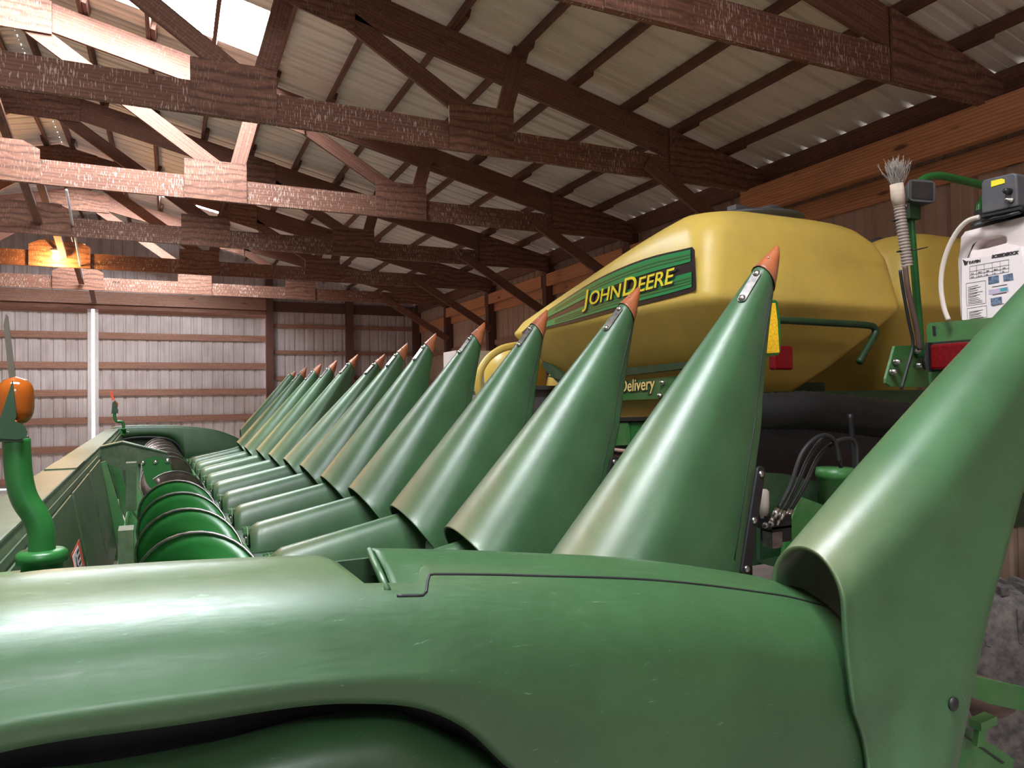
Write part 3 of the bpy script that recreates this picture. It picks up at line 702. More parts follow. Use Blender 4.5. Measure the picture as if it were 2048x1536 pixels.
# auger centre support
mb = MB(); Yb = 5.72
pts = [ath(200, 893, 1, Yb), ath(245, 883, 1, Yb), ath(335, 905, 1, Yb), ath(343, 925, 1, Yb), ath(340, 940, 1, Yb), ath(280, 925, 1, Yb), ath(262, 945, 1, Yb), ath(205, 925, 1, Yb)]
mb.prism([tuple(p) for p in pts], (0, 1, 0), .014); sup = mb.build('auger_support_arm', 'paintdusty', H)
mb = MB(); tp = [(p.x, p.z) for p in pts[:3]]
mb.add([(tp[0][0], Yb-.02, tp[0][1]), (tp[1][0], Yb-.02, tp[1][1]), (tp[2][0], Yb-.01, tp[2][1]), (tp[2][0], Yb+.10, tp[2][1]), (tp[1][0], Yb+.16, tp[1][1]), (tp[0][0], Yb+.16, tp[0][1])], [(0, 1, 4, 5), (1, 2, 3, 4)])
mb.build('support_arm_top', 'paintdusty', sup, solid=.008)
mb = MB(); pts = [ath(x, y, 1, Yb-.02) for x, y in ((281, 921), (308, 912), (336, 921), (345, 942), (322, 978), (300, 976), (292, 965))]
mb.prism([tuple(p) for p in pts], (0, 1, 0), .012); pl = mb.build('hanger_plate', 'paintbright', sup)
mb = MB()
for x, y in ((286, 925), (311, 924), (335, 922)): mb.bolt(ath(x, y, 1, Yb-.022), (0, -1, 0), .017, .016)
mb.build('hanger_bolt', 'steel', sup)
# ---- end covers
def spline(pts, x):
    """catmull-rom style interpolation of (x,y) rows"""
    n = len(pts)
    if x <= pts[0][0]: return pts[0][1]
    if x >= pts[-1][0]: return pts[-1][1]
    for i in range(n-1):
        a, b = pts[i], pts[i+1]
        if a[0] <= x <= b[0]:
            h = b[0]-a[0]; t = (x-a[0])/h
            m0 = ((b[1]-pts[i-1][1])/(b[0]-pts[i-1][0]) if i > 0 else (b[1]-a[1])/h)*h
            m1 = ((pts[i+2][1]-a[1])/(pts[i+2][0]-a[0]) if i < n-2 else (b[1]-a[1])/h)*h
            return (2*t**3-3*t*t+1)*a[1]+(t**3-2*t*t+t)*m0+(-2*t**3+3*t*t)*b[1]+(t**3-t*t)*m1
YO, YTP = .90, 1.06
ztp = [(-.75, 1.30), (-.6, 1.42), (-.45, 1.49)]+[(p.x, p.z) for p in (ath(x, y, 1, YTP-.01) for x, y in ((0, 1158), (235, 1134), (500, 1119), (640, 1115), (850, 1116), (1000, 1120), (1270, 1133), (1500, 1163), (1640, 1190)))]+[(1.30, 1.36)]
zbt = [(-.75, 1.22), (-.55, 1.32), (-.35, 1.385)]+[(p.x, p.z) for p in (ath(x, y, 1, YO) for x, y in ((0, 1480), (370, 1425), (600, 1392), (720, 1386), (850, 1398), (950, 1445), (1050, 1536)))]+[(.53, 1.20), (.58, 1.05), (.60, .9), (1.3, .85)]
XE = 1.17
def cover(name, notch=True):
    mb = MB(); rows = []; dst = []
    xs = [-.75+i*(XE+.75)/150 for i in range(151)]
    for x in xs:
        zt = spline(ztp, x); zb = min(spline(zbt, x), zt-.05)
        if x > .57: zb = .86
        # x > .3 : the top strip is a separate rail, the cover starts at the seam
        row = []
        sec = [(YTP+.005, -.012), (YTP-.02, -.002), (YTP-.045, -.0035), (YTP-.07, -.012), (YTP-.09, -.022), (YTP-.11, -.036), (YTP-.13, -.055), (YTP-.148, -.082), (YO+.004, -.11)]
        if notch:
            cut = ss([(.205, 0), (.24, .6), (.256, 1), (.335, 1), (.36, .6)], x)
            k0 = cut*.10
        else: k0 = 0
        for y, dz in sec:
            yy = min(y, YTP+.005-k0); 
            if y > YTP+.005-k0: dz = spline([(-1.0, 0), (0, 0)], 0)+interp([(YO, -.11), (YTP-.13, -.055), (YTP-.11, -.036), (YTP-.09, -.022), (YTP-.07, -.012), (YTP-.045, -.0035), (YTP-.02, -.002), (YTP+.01, -.012)], yy)
            row.append(Vector((x, yy, zt+dz)))
        zz = zt-.11
        for t_ in (.2, .4, .6, .8, .93, 1): 
            z = zz+(zb-zz)*t_ if zb < zz-.02 else zz-.004*t_
            row.append(Vector((x, YO-.004*math.sin(PI*t_), z)))
        zend = row[-1].z
        row.append(Vector((x, YO+.012, zend-.010))); row.append(Vector((x, YO+.035, zend-.012)))
        rows.append(row); dst.append([max(0, .35-.5*max(0, x+.1)) if j < 5 else 0 for j in range(len(row))])
    mb.grid(rows, True, False, dst); return mb.build(name, 'coverp', H, solid=.007, offset=1)
cv = cover('end_cover')
tag(cv, 'big green plastic end cover sweeping across the foreground')
# separate top rail of the cover
mb = MB(); rows = []
for i in range(80):
    x = .298+(XE-.298)*i/79; zt = spline(ztp, x)
    lowY = YTP-.085 if x > .42 else YTP-.105
    lowY = ss([(.28, YTP-.112), (.338, YTP-.112), (.362, YTP-.078), (.5, YTP-.078)], x)
    sec = interp([(YO, -.11), (YTP-.13, -.055), (YTP-.11, -.036), (YTP-.09, -.022), (YTP-.07, -.012), (YTP-.045, -.0035)], lowY)
    rows.append([Vector((x+ .0, YTP+.008, zt-.03)), Vector((x, YTP+.008, zt+.002)), Vector((x, YTP-.0, zt+.008)), Vector((x, YTP-.02, zt+.007)), Vector((x, (lowY+YTP-.02)/2, zt+.004+sec*.35)), Vector((x, lowY+.006, zt+sec+.005)), Vector((x, lowY, zt+sec+.002)), Vector((x, lowY+.001, zt+sec-.012))])
mb.grid(rows, True); mb.build('cover_top_rail', 'coverp', H, solid=.004, offset=1)
mb = MB(); a = Vector((.297, YTP+.004, spline(ztp, .3)+.008)); b = Vector((.290, YTP-.106, spline(ztp, .3)-.026)); mb.tube([a, b], .006, 8); mb.build('rail_end_bead', 'coverp', H)
mb = MB(); mb.box((.29, YTP-.045, 1.435), (.2, .10, .02)); mb.box((.28, YTP+.012, 1.47), (.24, .008, .09)); mb.build('notch_floor', 'paintdark', H)
mb = MB(); P = []
for i in range(120):
    x = .300+(XE-.300)*i/119; zt = spline(ztp, x); lowY = ss([(.28, YTP-.112), (.338, YTP-.112), (.362, YTP-.078), (.5, YTP-.078)], x)
    sec = interp([(YO, -.11), (YTP-.13, -.055), (YTP-.11, -.036), (YTP-.09, -.022), (YTP-.07, -.012), (YTP-.045, -.0035)], lowY); P.append(Vector((x, lowY-.0035, zt+sec+.0065)))
mb.tube(P, .0022, 6); mb.build('rail_gap_shadow', 'rubber', H)  # thin black tube stands in for the shadow in the gap below the rail
# inner shield under the arch
mb = MB(); rows = []
zin = [(p.x, p.z) for p in (ath(x, y, 1, 1.0) for x, y in ((0, 1575), (200, 1545), (440, 1500), (600, 1458), (720, 1440), (800, 1437), (900, 1478), (1010, 1540)))]
zin = [(-.75, 1.25)]+zin+[(zin[-1][0]+.05, zin[-1][1]-.12), (zin[-1][0]+.06, .9)]
for i in range(70):
    x = -.75+(zin[-1][0]+.75)*i/69; z = spline(zin, x)
    rows.append([Vector((x, 1.06, z-.012)), Vector((x, 1.03, z-.001)), Vector((x, 1.0, z-.003)), Vector((x, .98, z-.015)), Vector((x, .965, z-.035)), Vector((x, .96, z-.06)), Vector((x, .96, min(z-.1, .85)))])
mb.grid(rows); mb.build('inner_shield', 'coverp', H, solid=.005)
mb = MB(); mb.add([(-.7, 1.075, .7), (1.1, 1.075, .7), (1.1, 1.075, 1.36), (.6, 1.075, 1.42), (-.5, 1.075, 1.44), (-.7, 1.075, 1.2)], [(0, 1, 2, 3, 4, 5)]); mb.build('end_sheet', 'black', H, solid=.004)
# far end cover
mb = MB(); rows = []
YQ = YB+.02
fct = [(p.x, p.z) for p in (ath(x, y, 1, YQ) for x, y in ((205, 866), (222, 856), (240, 852), (300, 850), (350, 851), (400, 855), (440, 862), (480, 878), (500, 890)))]
farch = [(p.x, p.z) for p in (ath(x, y, 1, YQ) for x, y in ((205, 890), (250, 876), (285, 872), (330, 874), (350, 882), (362, 895), (370, 915)))]
for i in range(90):
    x = fct[0][0]+(fct[-1][0]-fct[0][0])*i/89; zt = spline(fct, x)
    zb = spline(farch, x) if x < farch[-1][0] else .85
    rows.append([Vector((x, YQ+.16, zt-.13)), Vector((x, YQ+.145, zt-.06)), Vector((x, YQ+.10, zt-.015)), Vector((x, YQ+.05, zt)), Vector((x, YQ+.012, zt-.008)), Vector((x, YQ, zt-.035)), Vector((x, YQ-.004, (zt-.035)*.5+zb*.5)), Vector((x, YQ, zb)), Vector((x, YQ+.03, zb))])
mb.grid(rows); fc = mb.build('end_cover', 'coverp', H, solid=.006); tag(fc, 'far green end cover with an arched cutout')
mb = MB(); 
arc = [(x, z) for x, z in farch]; mb.tube([Vector((x, YQ+.02, z-.015)) for x, z in [(a, spline(farch, a)) for a in [farch[0][0]+(farch[-1][0]-farch[0][0])*i/30 for i in range(31)]]], .022, 8); mb.build('arch_lining', 'rubber', fc)
mb = MB(); mb.add([(fct[0][0], YQ+.12, .7), (.75, YQ+.12, .7), (.75, YQ+.12, 1.30), (fct[0][0], YQ+.12, 1.36)], [(0, 1, 2, 3)]); mb.build('end_sheet', 'paintdark', H, solid=.004)
# stands under the header
for y in (1.8, 9.4):
    for x in (-.33, .9):
        mb = MB(); mb.box((x, y, .42 if x > 0 else .66), (.09, .09, .84 if x > 0 else 1.32)); mb.box((x, y, .01), (.22, .22, .02)); mb.build('stand_leg', 'paint', H)
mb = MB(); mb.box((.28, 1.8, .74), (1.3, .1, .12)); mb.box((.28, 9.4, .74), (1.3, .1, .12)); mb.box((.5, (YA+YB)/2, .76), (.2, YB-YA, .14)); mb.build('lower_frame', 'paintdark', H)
# ---- warning lamps on pipes
def lamp(yl, sc, base, far):
    """pipe with S bend, two-sided amber lamp and a marker blade"""
    A = lambda x, y: ath(x, y, 1, yl)
    if not far:
        path = [A(84, 1150), A(84, 1110), A(82, 1062), A(70, 1030), A(52, 1003), A(42, 975), A(36, 935), A(33, 878)]
        r = .0225
    else:
        path = [A(247, 872), A(247, 858), A(246, 846), A(241, 843), A(234, 843), A(230, 838), A(229, 830), A(229, 822)]
        r = .017
    P = []
    for i in range(len(path)-1):
        for k in range(6):
            t_ = k/6; p0 = path[max(i-1, 0)]; p1 = path[i]; p2 = path[i+1]; p3 = path[min(i+2, len(path)-1)]
            P.append(.5*((2*p1)+(p2-p0)*t_+(2*p0-5*p1+4*p2-p3)*t_**2+(-p0+3*p1-3*p2+p3)*t_**3))
    P.append(path[-1])
    mb = MB(); mb.tube(P, r, 18); pole = mb.build('lamp_pole', 'paintbright', H)
    b = path[1]
    mb = MB(); k = r/.0225
    mb.lathe(b+Vector((0, 0, -.07*k)), (0, 0, 1), [(0, .034*k), (.055*k, .034*k), (.058*k, .042*k), (.075*k, .042*k), (.08*k, .036*k)], 24); mb.box(b+Vector((-.06*k, 0, -.06*k)), (.12*k, .06*k, .06*k)); mb.build('pole_clamp', 'paintbright', pole)
    mb = MB(); mb.bolt(b+Vector((.05*k, -.03, -.06*k)), (0, 0, 1), .008, .02); mb.bolt(b+Vector((.068*k, -.02, -.058*k)), (0, 0, 1), .009, .014); mb.build('clamp_bolt', 'steel', pole)
    top = path[-1]; 
    # bracket: pointed plate in front of the lens
    if not far: br = [A(x, y) for x, y in ((3, 876), (3, 845), (30, 762), (38, 832), (34, 842), (50, 848), (59, 862), (57, 874), (40, 878))]
    else: br = [A(x, y) for x, y in ((223, 826), (225, 806), (231, 800), (233, 812), (237, 821), (236, 826))]
    mb = MB(); mb.prism([p+Vector((0, -.03*k, 0)) for p in br], (0, 1, 0), .006); mb.box((br[0]+br[-1])/2+Vector((.0, .02, -.002)), ((br[-2]-br[0]).length, .09*k, .006)); mb.build('lamp_bracket', 'paintdark', pole)
    c = A(29, 802) if not far else A(230, 810)
    h = .092*k if not far else .09; w = .030*k if not far else .03
    mb = MB(); rows = []
    for i in range(17):
        v = -1+2*i/16; rr = (1-abs(v)**3.2)**.5 if abs(v) < 1 else 0.02
        rows.append([c+Vector((w*max(rr, .05)*math.copysign(abs(math.cos(a))**.8, math.cos(a)), .034*k*max(rr, .05)*math.sin(a)+.014*k, h/2*v)) for a in [2*PI*q/24 for q in range(24)]])
    mb.grid(rows, True, True); mb.build('amber_lens', 'amber', pole)
    bl = [A(x, y) for x, y in ((16, 757), (5, 650), (10, 626), (14, 632), (30, 757))] if not far else [A(x, y) for x, y in ((224, 801), (220, 788), (222, 779), (225, 783), (229, 800))]
    mb = MB(); mb.prism([p+Vector((0, .01, 0)) for p in bl], (0, 1, 0), .004); mb.build('marker_blade', 'khaki' if not far else 'redmark', pole)
lamp(1.62, 1, None, False); lamp(9.8, 1, None, True)

# ================================================================== PLANTER behind the header
PL = empty('planter', (3.2, 3.9, 0)); tag(PL, 'green planter with two big yellow seed tanks, parked behind the snouts', 'planter')
PLI = Matrix.Translation((-3.2, -3.9, 0))
def pb(mb, name, mat, parent=None, **kw):
    """meshes are laid out in shed coordinates; shift them to the planter's origin"""
    mb.v = [Vector(v)-Vector((3.2, 3.9, 0)) for v in mb.v]
    return mb.build(name, mat, parent or PL, **kw)
def tank(x0, x1, y0, y1, zo, hs, name='seed_tank'):
    cx, cy = (x0+x1)/2, (y0+y1)/2
    # (z, inset x, inset y, corner radius)
    prof = [(1.62, .50, .62, .10), (1.80, .40, .50, .12), (1.95, .235, .33, .12), (2.10, .115, .165, .12), (2.23, .020, .03, .12), (2.255, .004, .006, .12), (2.275, 0, 0, .12), (2.30, .004, .002, .12), (2.36, .012, .008, .13),
            (2.50, .028, .02, .15), (2.60, .045, .032, .16), (2.67, .075, .055, .19), (2.72, .13, .10, .22), (2.755, .24, .20, .24), (2.77, .42, .42, .2), (2.775, .62, .80, .1)]
    rows = []
    for z, ix, iy, r in prof:
        hx, hy = (x1-x0)/2-ix, (y1-y0)/2-iy; r = min(r, hx*.9, hy*.9); ring = []
        for q, (sx, sy) in enumerate(((1, 1), (-1, 1), (-1, -1), (1, -1))):
            for k in range(9):
                a = PI/2*q+PI/2*k/8; ring.append((cx+sx*(hx-r)+r*math.cos(a), cy+sy*(hy-r)+r*math.sin(a)))
        # subdivide the long sides so the sloping top follows
        full = []
        n = len(ring)
        for i in range(n):
            a, b = ring[i], ring[(i+1) % n]; full.append(a)
            if (i+1) % 9 == 0:
                for t in range(1, 10): full.append((a[0]+(b[0]-a[0])*t/10, a[1]+(b[1]-a[1])*t/10))
        row = []
        for X, Y in full:
            zz = z
            if z > 2.28:
                u = (Y-y0)/(y1-y0); h = 1-.86*max(0, (u-.12)/.88)**1.25
                v = max(0, (X-(x0+(x1-x0)*.62))/((x1-x0)*.38)); h2 = 1-.30*v*v
                zz = 2.28+(z-2.28)*h*h2
            row.append(Vector((X, Y, (zz-2.28)*hs+2.28+zo)))
        rows.append(row)
    mb = MB(); mb.grid(rows, True, True); mb.add([rows[-1][i] for i in range(len(rows[-1]))], [list(range(len(rows[-1])))], True)
    t = pb(mb, name, 'yellow')
    return t
t1 = tank(2.50, 4.06, 2.95, 5.34, 0, 1.09); tag(t1, 'near yellow tank with the lettered decal')
t2 = tank(4.22, 5.50, 3.05, 5.10, .05, 1.06); tag(t2, 'rear yellow tank half hidden behind the near one')
def lid(c, r, tk):
    mb = MB(); mb.lathe(c, (0, 0, 1), [(-.06, r*.95), (0, r), (.02, r), (.03, r*1.06), (.045, r*1.06), (.06, r*.9), (.075, r*.5), (.08, .01)], 36); l = pb(mb, 'tank_lid', 'lidgrey', tk)
    mb = MB(); mb.beam(c+Vector((-r*.75, -.15, .075)), c+Vector((r*.85, -.1, .075)), .07, .03); mb.tube([c+Vector((.0, -.13, .09)), c+Vector((.10, -.13, .12)), c+Vector((.20, -.12, .11))], .018, 10); pb(mb, 'lid_lever', 'greybox', l)
def fixpar(o): pass
lid(Vector((3.30, 3.50, 2.80)), .33, t1); lid(Vector((4.78, 3.9, 2.80)), .40, t2)
# decal on the near tank (left face)
FX = 2.496
def face(x, y, dx=0): p = at(x, y, 0, FX-dx); return p
def fdec(px, mat, nm, par, dx, th=.002):
    mb = MB(); mb.prism([face(x, y, dx) for x, y in px], (-1, 0, 0), -th); return pb(mb, nm, mat, par)
def curve(pts, n=14):
    out = []
    for i in range(n+1):
        x = pts[0][0]+(pts[-1][0]-pts[0][0])*i/n; out.append((x, spline(pts, x)))
    return out
topc = [(1044, 664), (1075, 636), (1130, 598), (1200, 555), (1290, 517), (1384, 494)]
botc = [(1044, 668), (1150, 644), (1250, 618), (1330, 598), (1389, 581)]
dec = fdec(curve(topc)+[(1389, 500), (1392, 576)]+curve(botc)[::-1], 'decalblack', 'side_decal', t1, 0); tag(dec, 'black and green striped decal with yellow lettering')
def band(f0, f1, x0, x1, mat, nm, dx):
    mb = MB(); rows = []
    for i in range(33):
        x = x0+(x1-x0)*i/32; a = spline(topc, x); b = spline(botc, x)
        rows.append([face(x, a+(b-a)*f0(x), dx), face(x, a+(b-a)*f1(x), dx)])
    mb.grid(rows, False); return pb(mb, nm, mat, dec, solid=.0012, offset=0)
c_ = lambda v: (lambda x: v)
band(c_(.045), lambda x: .40-.08*(x-1050)/330, 1062, 1381, 'decalgreen', 'green_band', .003)
band(lambda x: .60-.04*(x-1050)/330, c_(.90), 1062, 1383, 'decalgreen', 'green_band', .003)
for f in (.13, .20): band(c_(f), c_(f+.035), 1110, 1380, 'decaldark', 'dark_stripe', .0050)
for f in (.655, .72, .785): band(c_(f), c_(f+.035), 1110, 1382, 'decaldark', 'dark_stripe', .0050)
# lettering; baseline measured on the face
bl0, bl1 = face(1166, 614, .004), face(1352, 565, .004)
dirx = (bl1-bl0); Wd = dirx.length; dirx.normalize()
nrm = Vector((-1, 0, 0)); upv = nrm.cross(dirx)*1.0
def put_text(body_parts, mat, dx, par, name, shift=(0, 0)):
    x = 0; objs = []
    # body_parts: (text, size) placed side by side
    widths = []
    ms = []
    for b_, sz in body_parts:
        o = text_mesh(name, b_, sz, mat, None, extrude=.0008, shear=.22, bold=.0012)
        xs = [v.co.x for v in o.data.vertices]; ms.append((o, min(xs), max(xs)))
    tot = sum(b-a for _, a, b in ms)+.006*(len(ms)-1)
    k = Wd/tot
    Rm = Matrix((dirx, upv, dirx.cross(upv))).transposed()
    for (o, a, b), (b_, sz) in zip(ms, body_parts):
        for v in o.data.vertices:
            p = Vector(((v.co.x-a)*k+x+shift[0], v.co.y*1.0+shift[1], v.co.z))
            v.co = bl0+Rm@p+Vector((-dx, 0, 0))-Vector((3.2, 3.9, 0))
        o.parent = par; x += (b-a)*k+.006*k
parts = [('J', .150), ('OHN', .118), ('D', .150), ('EERE', .118)]
put_text(parts, 'ink', .005, dec, 'letter_shadow', (.008, -.008)); put_text(parts, 'decalyellow', .008, dec, 'lettering')
# hand rail under the tank and frame
def pipe(pxs, y, r, mat, nm, par=None, ax=1):
    P = [at(a, b, ax, y) for a, b in pxs]; Q = []
    for i in range(len(P)-1):
        for k in range(5):
            t_ = k/5; p0 = P[max(i-1, 0)]; p1 = P[i]; p2 = P[i+1]; p3 = P[min(i+2, len(P)-1)]
            Q.append(.5*((2*p1)+(p2-p0)*t_+(2*p0-5*p1+4*p2-p3)*t_**2+(-p0+3*p1-3*p2+p3)*t_**3))
    Q.append(P[-1]); mb = MB(); mb.tube(Q, r, 12); return pb(mb, nm, mat, par)
pipe([(1480, 636), (1560, 640), (1650, 645), (1728, 650), (1748, 655), (1750, 668), (1735, 695), (1718, 725)], 2.88, .020, 'paintdark', 'hand_rail')
mb = MB(); mb.box((3.42, 3.6, 1.72), (1.2, .10, .22)); pb(mb, 'tank_cradle', 'paintdark'); mb = MB(); mb.box((3.42, 4.6, 1.72), (1.1, .10, .2)); pb(mb, 'tank_cradle', 'paintdark')
# lettered frame plate on the left side of the planter
XP = 2.66
def onp(x, y, v=XP): return at(x, y, 0, v)
mb = MB(); mb.prism([onp(x, y) for x, y in ((1130, 775), (1385, 748), (1385, 795), (1130, 805))], (1, 0, 0), .02); fp = pb(mb, 'frame_plate', 'paint')
mb = MB(); mb.prism([onp(x, y, XP-.03) for x, y in ((1090, 752), (1385, 722), (1385, 735), (1140, 764))], (1, 0, 0), .05); pb(mb, 'frame_angle', 'paintdark')
mb = MB(); mb.prism([onp(x, y, XP-.02) for x, y in ((1084, 722), (1102, 730), (1150, 770), (1170, 800), (1120, 770), (1085, 735))], (1, 0, 0), .03); pb(mb, 'frame_bracket', 'paintdark')
mb = MB(); mb.prism([onp(x, y, XP+.1) for x, y in ((1100, 800), (1360, 790), (1360, 840), (1100, 845))], (1, 0, 0), .4); pb(mb, 'meter_housing', 'yellow')
mb = MB(); mb.prism([onp(x, y, XP-.01) for x, y in ((1180, 836), (1360, 832), (1360, 840), (1180, 844))], (1, 0, 0), .3); pb(mb, 'meter_rail', 'black')
mb = MB(); mb.prism([onp(x, y, XP) for x, y in ((1180, 846), (1256, 845), (1258, 890), (1180, 893))], (1, 0, 0), .25); pb(mb, 'meter_box', 'paint')
mb = MB(); mb.prism([onp(x, y, XP+.01) for x, y in ((1259, 845), (1370, 840), (1370, 890), (1261, 892))], (1, 0, 0), .25); pb(mb, 'meter_box', 'paintbright')
for k, (x, y) in enumerate(((1327, 765), (1322, 791), (1340, 789))):
    mb = MB(); mb.bolt(onp(x, y), (-1, -.2, 0), .018, .025); pb(mb, 'frame_bolt', 'steel', fp)
a0, a1 = onp(1242, 784, XP-.004), onp(1311, 778, XP-.004)
d0 = (a1-a0); wd = d0.length; d0.normalize(); u0 = Vector((-1, 0, 0)).cross(d0)
for mat, dx, bold, nm in (('ink', .001, .006, 'letter_outline'), ('cream', .003, .0008, 'lettering')):
    o = text_mesh(nm, 'Delivery', .085, mat, fp, extrude=.0006, shear=.12, bold=bold)
    xs = [v.co.x for v in o.data.vertices]; k = wd/(max(xs)-min(xs)); mn = min(xs); Rm = Matrix((d0, u0, d0.cross(u0))).transposed()
    for v in o.data.vertices: v.co = a0+Rm@Vector(((v.co.x-mn)*k, v.co.y*k*1.0, v.co.z))+Vector((-dx, 0, 0))-Vector((3.2, 3.9, 0))
for k, (o_, m_) in enumerate(((0, 'wire'), (5, 'black'), (10, 'wire'), (17, 'black'), (26, 'wire'))):
    pipe([(1205, 896+o_), (1232, 900+o_*1.1), (1262, 902+o_), (1300, 896+o_)], 2.62+.03*k, .012, m_, 'seed_hose', ax=0)
# main frame, cross tubes and dark underside
mb = MB(); mb.box((3.9, 3.0, .95), (3.4, .18, .18)); mb.box((3.9, 4.9, .95), (3.4, .18, .18)); mb.box((2.85, 4.2, .95), (.15, 3.6, .15)); pb(mb, 'main_frame', 'paintdark')
mb = MB(); mb.box((3.95, 3.9, 1.30), (2.1, 1.5, .5)); pb(mb, 'fan_housing', 'black')
mb = MB(); mb.box((4.2, 3.35, 1.62), (2.8, .06, .30)); pb(mb, 'rear_panel', 'paintdark')
for k in range(3):
    P = [(1490+k*10, 825), (1600+k*14, 815+6*k), (1690+k*10, 822+8*k), (1810, 835+8*k)]
    Q = [at(a, b, 1, 2.78+.06*k) for a, b in P]
    mb = MB(); pts = []; rr = []
    for i in range(3):
        for j in range(14):
            t_ = j/14; pts.append(Q[i].lerp(Q[i+1], t_)); rr.append(.085+.006*((i*14+j) % 2))
    mb.tube(pts, rr, 14); pb(mb, 'ribbed_air_duct', 'rubber')
pipe([(1700, 828), (1706, 900), (1712, 985), (1716, 1000)], 2.6, .014, 'rubber', 'hanging_strut')
# hydraulic hoses and cylinder between the snouts
for k, pth in enumerate(([(1556, 1018), (1580, 975), (1605, 905), (1640, 872), (1668, 880), (1678, 925)], [(1568, 1022), (1592, 975), (1618, 915), (1650, 874), (1672, 890), (1682, 935)], [(1582, 1020), (1610, 970), (1640, 910), (1680, 880), (1710, 885), (1714, 940)])):
    h = pipe(pth, 2.05+.02*k, .0085, 'rubber', 'hydraulic_hose')
    a = at(pth[0][0], pth[0][1], 1, 2.05+.02*k); b = at(pth[0][0]-9, pth[0][1]+16, 1, 2.05+.02*k); c = at(pth[0][0]-15, pth[0][1]+28, 1, 2.05+.02*k)
    mb = MB(); mb.tube([a, b], .012, 10); mb.tube([b, c], .008, 8); pb(mb, 'hose_fitting', 'steel', h)
A = lambda x, y, Y=2.1: at(x, y, 1, Y)
mb = MB(); mb.box(A(1548, 1042), (.12, .06, .05)); mb.box(A(1552, 1066), (.10, .06, .06)); pb(mb, 'valve_block', 'black')
for x, y in ((1532, 1046), (1541, 1046), (1528, 1048), (1540, 1044)): pass
mb = MB(); mb.bolt(A(1530, 1050, 2.05), (-.4, -1, 0), .012, .02); mb.bolt(A(1541, 1047, 2.05), (-.4, -1, 0), .012, .02); mb.box(A(1545, 1078, 2.08), (.05, .05, .06)); pb(mb, 'valve_fitting', 'dullsteel')
mb = MB(); p = A(1672, 935, 2.35); q = A(1672, 1040, 2.35); mb.lathe(q, (0, 0, 1), [(0, .075), ((p-q).z*.80, .075), ((p-q).z*.82, .083), ((p-q).z*.9, .083), ((p-q).z, .078)], 28); pb(mb, 'hydraulic_cylinder', 'paint')
mb = MB(); mb.prism([A(x, y, 2.25) for x, y in ((1600, 993), (1680, 1022), (1640, 1130), (1560, 1170), (1575, 1060))], (0, 1, 0), .02); pb(mb, 'side_plate', 'paint')
mb = MB(); mb.prism([A(x, y, 2.45) for x, y in ((1520, 945), (1570, 948), (1640, 965), (1660, 1090), (1520, 1120))], (0, 1, 0), .02); pb(mb, 'side_plate', 'paintdark')
mb = MB(); mb.lathe(A(1528, 1010, 2.1), (0, 0, 1), [(-.05, .014), (0, .02), (.05, .02), (.06, .012)], 10); pb(mb, 'grease_cap', 'tube')
# rear bracket plates, tail lamps, reflector
YB2 = 2.12
mb = MB(); mb.prism([A(x, y, YB2) for x, y in ((1790, 692), (1868, 690), (1940, 690), (1935, 776), (1782, 773), (1772, 766), (1772, 757))], (0, 1, 0), .012); bp = pb(mb, 'mounting_plate', 'paint')
for x, y in ((1788, 724), (1781, 744), (1830, 703), (1832, 731)):
    mb = MB(); mb.bolt(A(x, y, YB2), (0, -1, 0), .015, .03); pb(mb, 'plate_bolt', 'steel', bp)
mb = MB(); mb.prism([at(x, y, 0, 2.78) for x, y in ((1853, 652), (1858, 646), (1975, 636), (2120, 622), (2120, 740), (1858, 768))], (1, 0, 0), .012); sp = pb(mb, 'jug_shelf', 'paint')
mb = MB(); mb.prism([at(x, y, 0, 2.777) for x, y in ((1864, 652), (1870, 652), (1871, 671), (1866, 671))], (1, 0, 0), .002); pb(mb, 'slot', 'black', sp)
mb = MB(); mb.box(at(1990, 640, 0, 2.92)+Vector((0, -.03, -.012)), (.24, .30, .012)); pb(mb, 'shelf_top', 'paint')
mb = MB(); mb.box(at(1905, 712, 0, 2.72), (.04, .16, .10)); tl_ = pb(mb, 'tail_lamp', 'redlens', bevel=.01); tag(tl_, 'red tail lamp in black housing')
mb = MB(); mb.box(at(1905, 712, 0, 2.75), (.05, .18, .115)); mb.box(at(1905, 712, 0, 2.72)+Vector((0, .087, 0)), (.05, .012, .115)); pb(mb, 'lamp_housing', 'rubber', tl_)
pipe([(1862, 690), (1851, 720), (1852, 735), (1865, 730), (1868, 722)], YB2-.06, .012, 'rubber', 'lamp_cable')
mb = MB(); mb.box(A(1562, 716, 2.72), (.13, .04, .12)); t3 = pb(mb, 'tail_lamp', 'redlens', bevel=.01)
mb = MB(); mb.prism([A(x, y, 1.98) for x, y in ((1552, 600), (1556, 605), (1561, 650), (1561, 702), (1557, 710), (1530, 714), (1530, 600))], (0, 1, 0), .004); rp = pb(mb, 'rear_marker_panel', 'paintbright'); tag(rp, 'yellow retroreflective marker strip with green edge')
mb = MB(); mb.prism([A(x, y, 1.974) for x, y in ((1551, 606), (1555, 640), (1559, 705), (1530, 707), (1530, 606))], (0, 1, 0), .004); pb(mb, 'reflective_strip', 'reflect', rp)
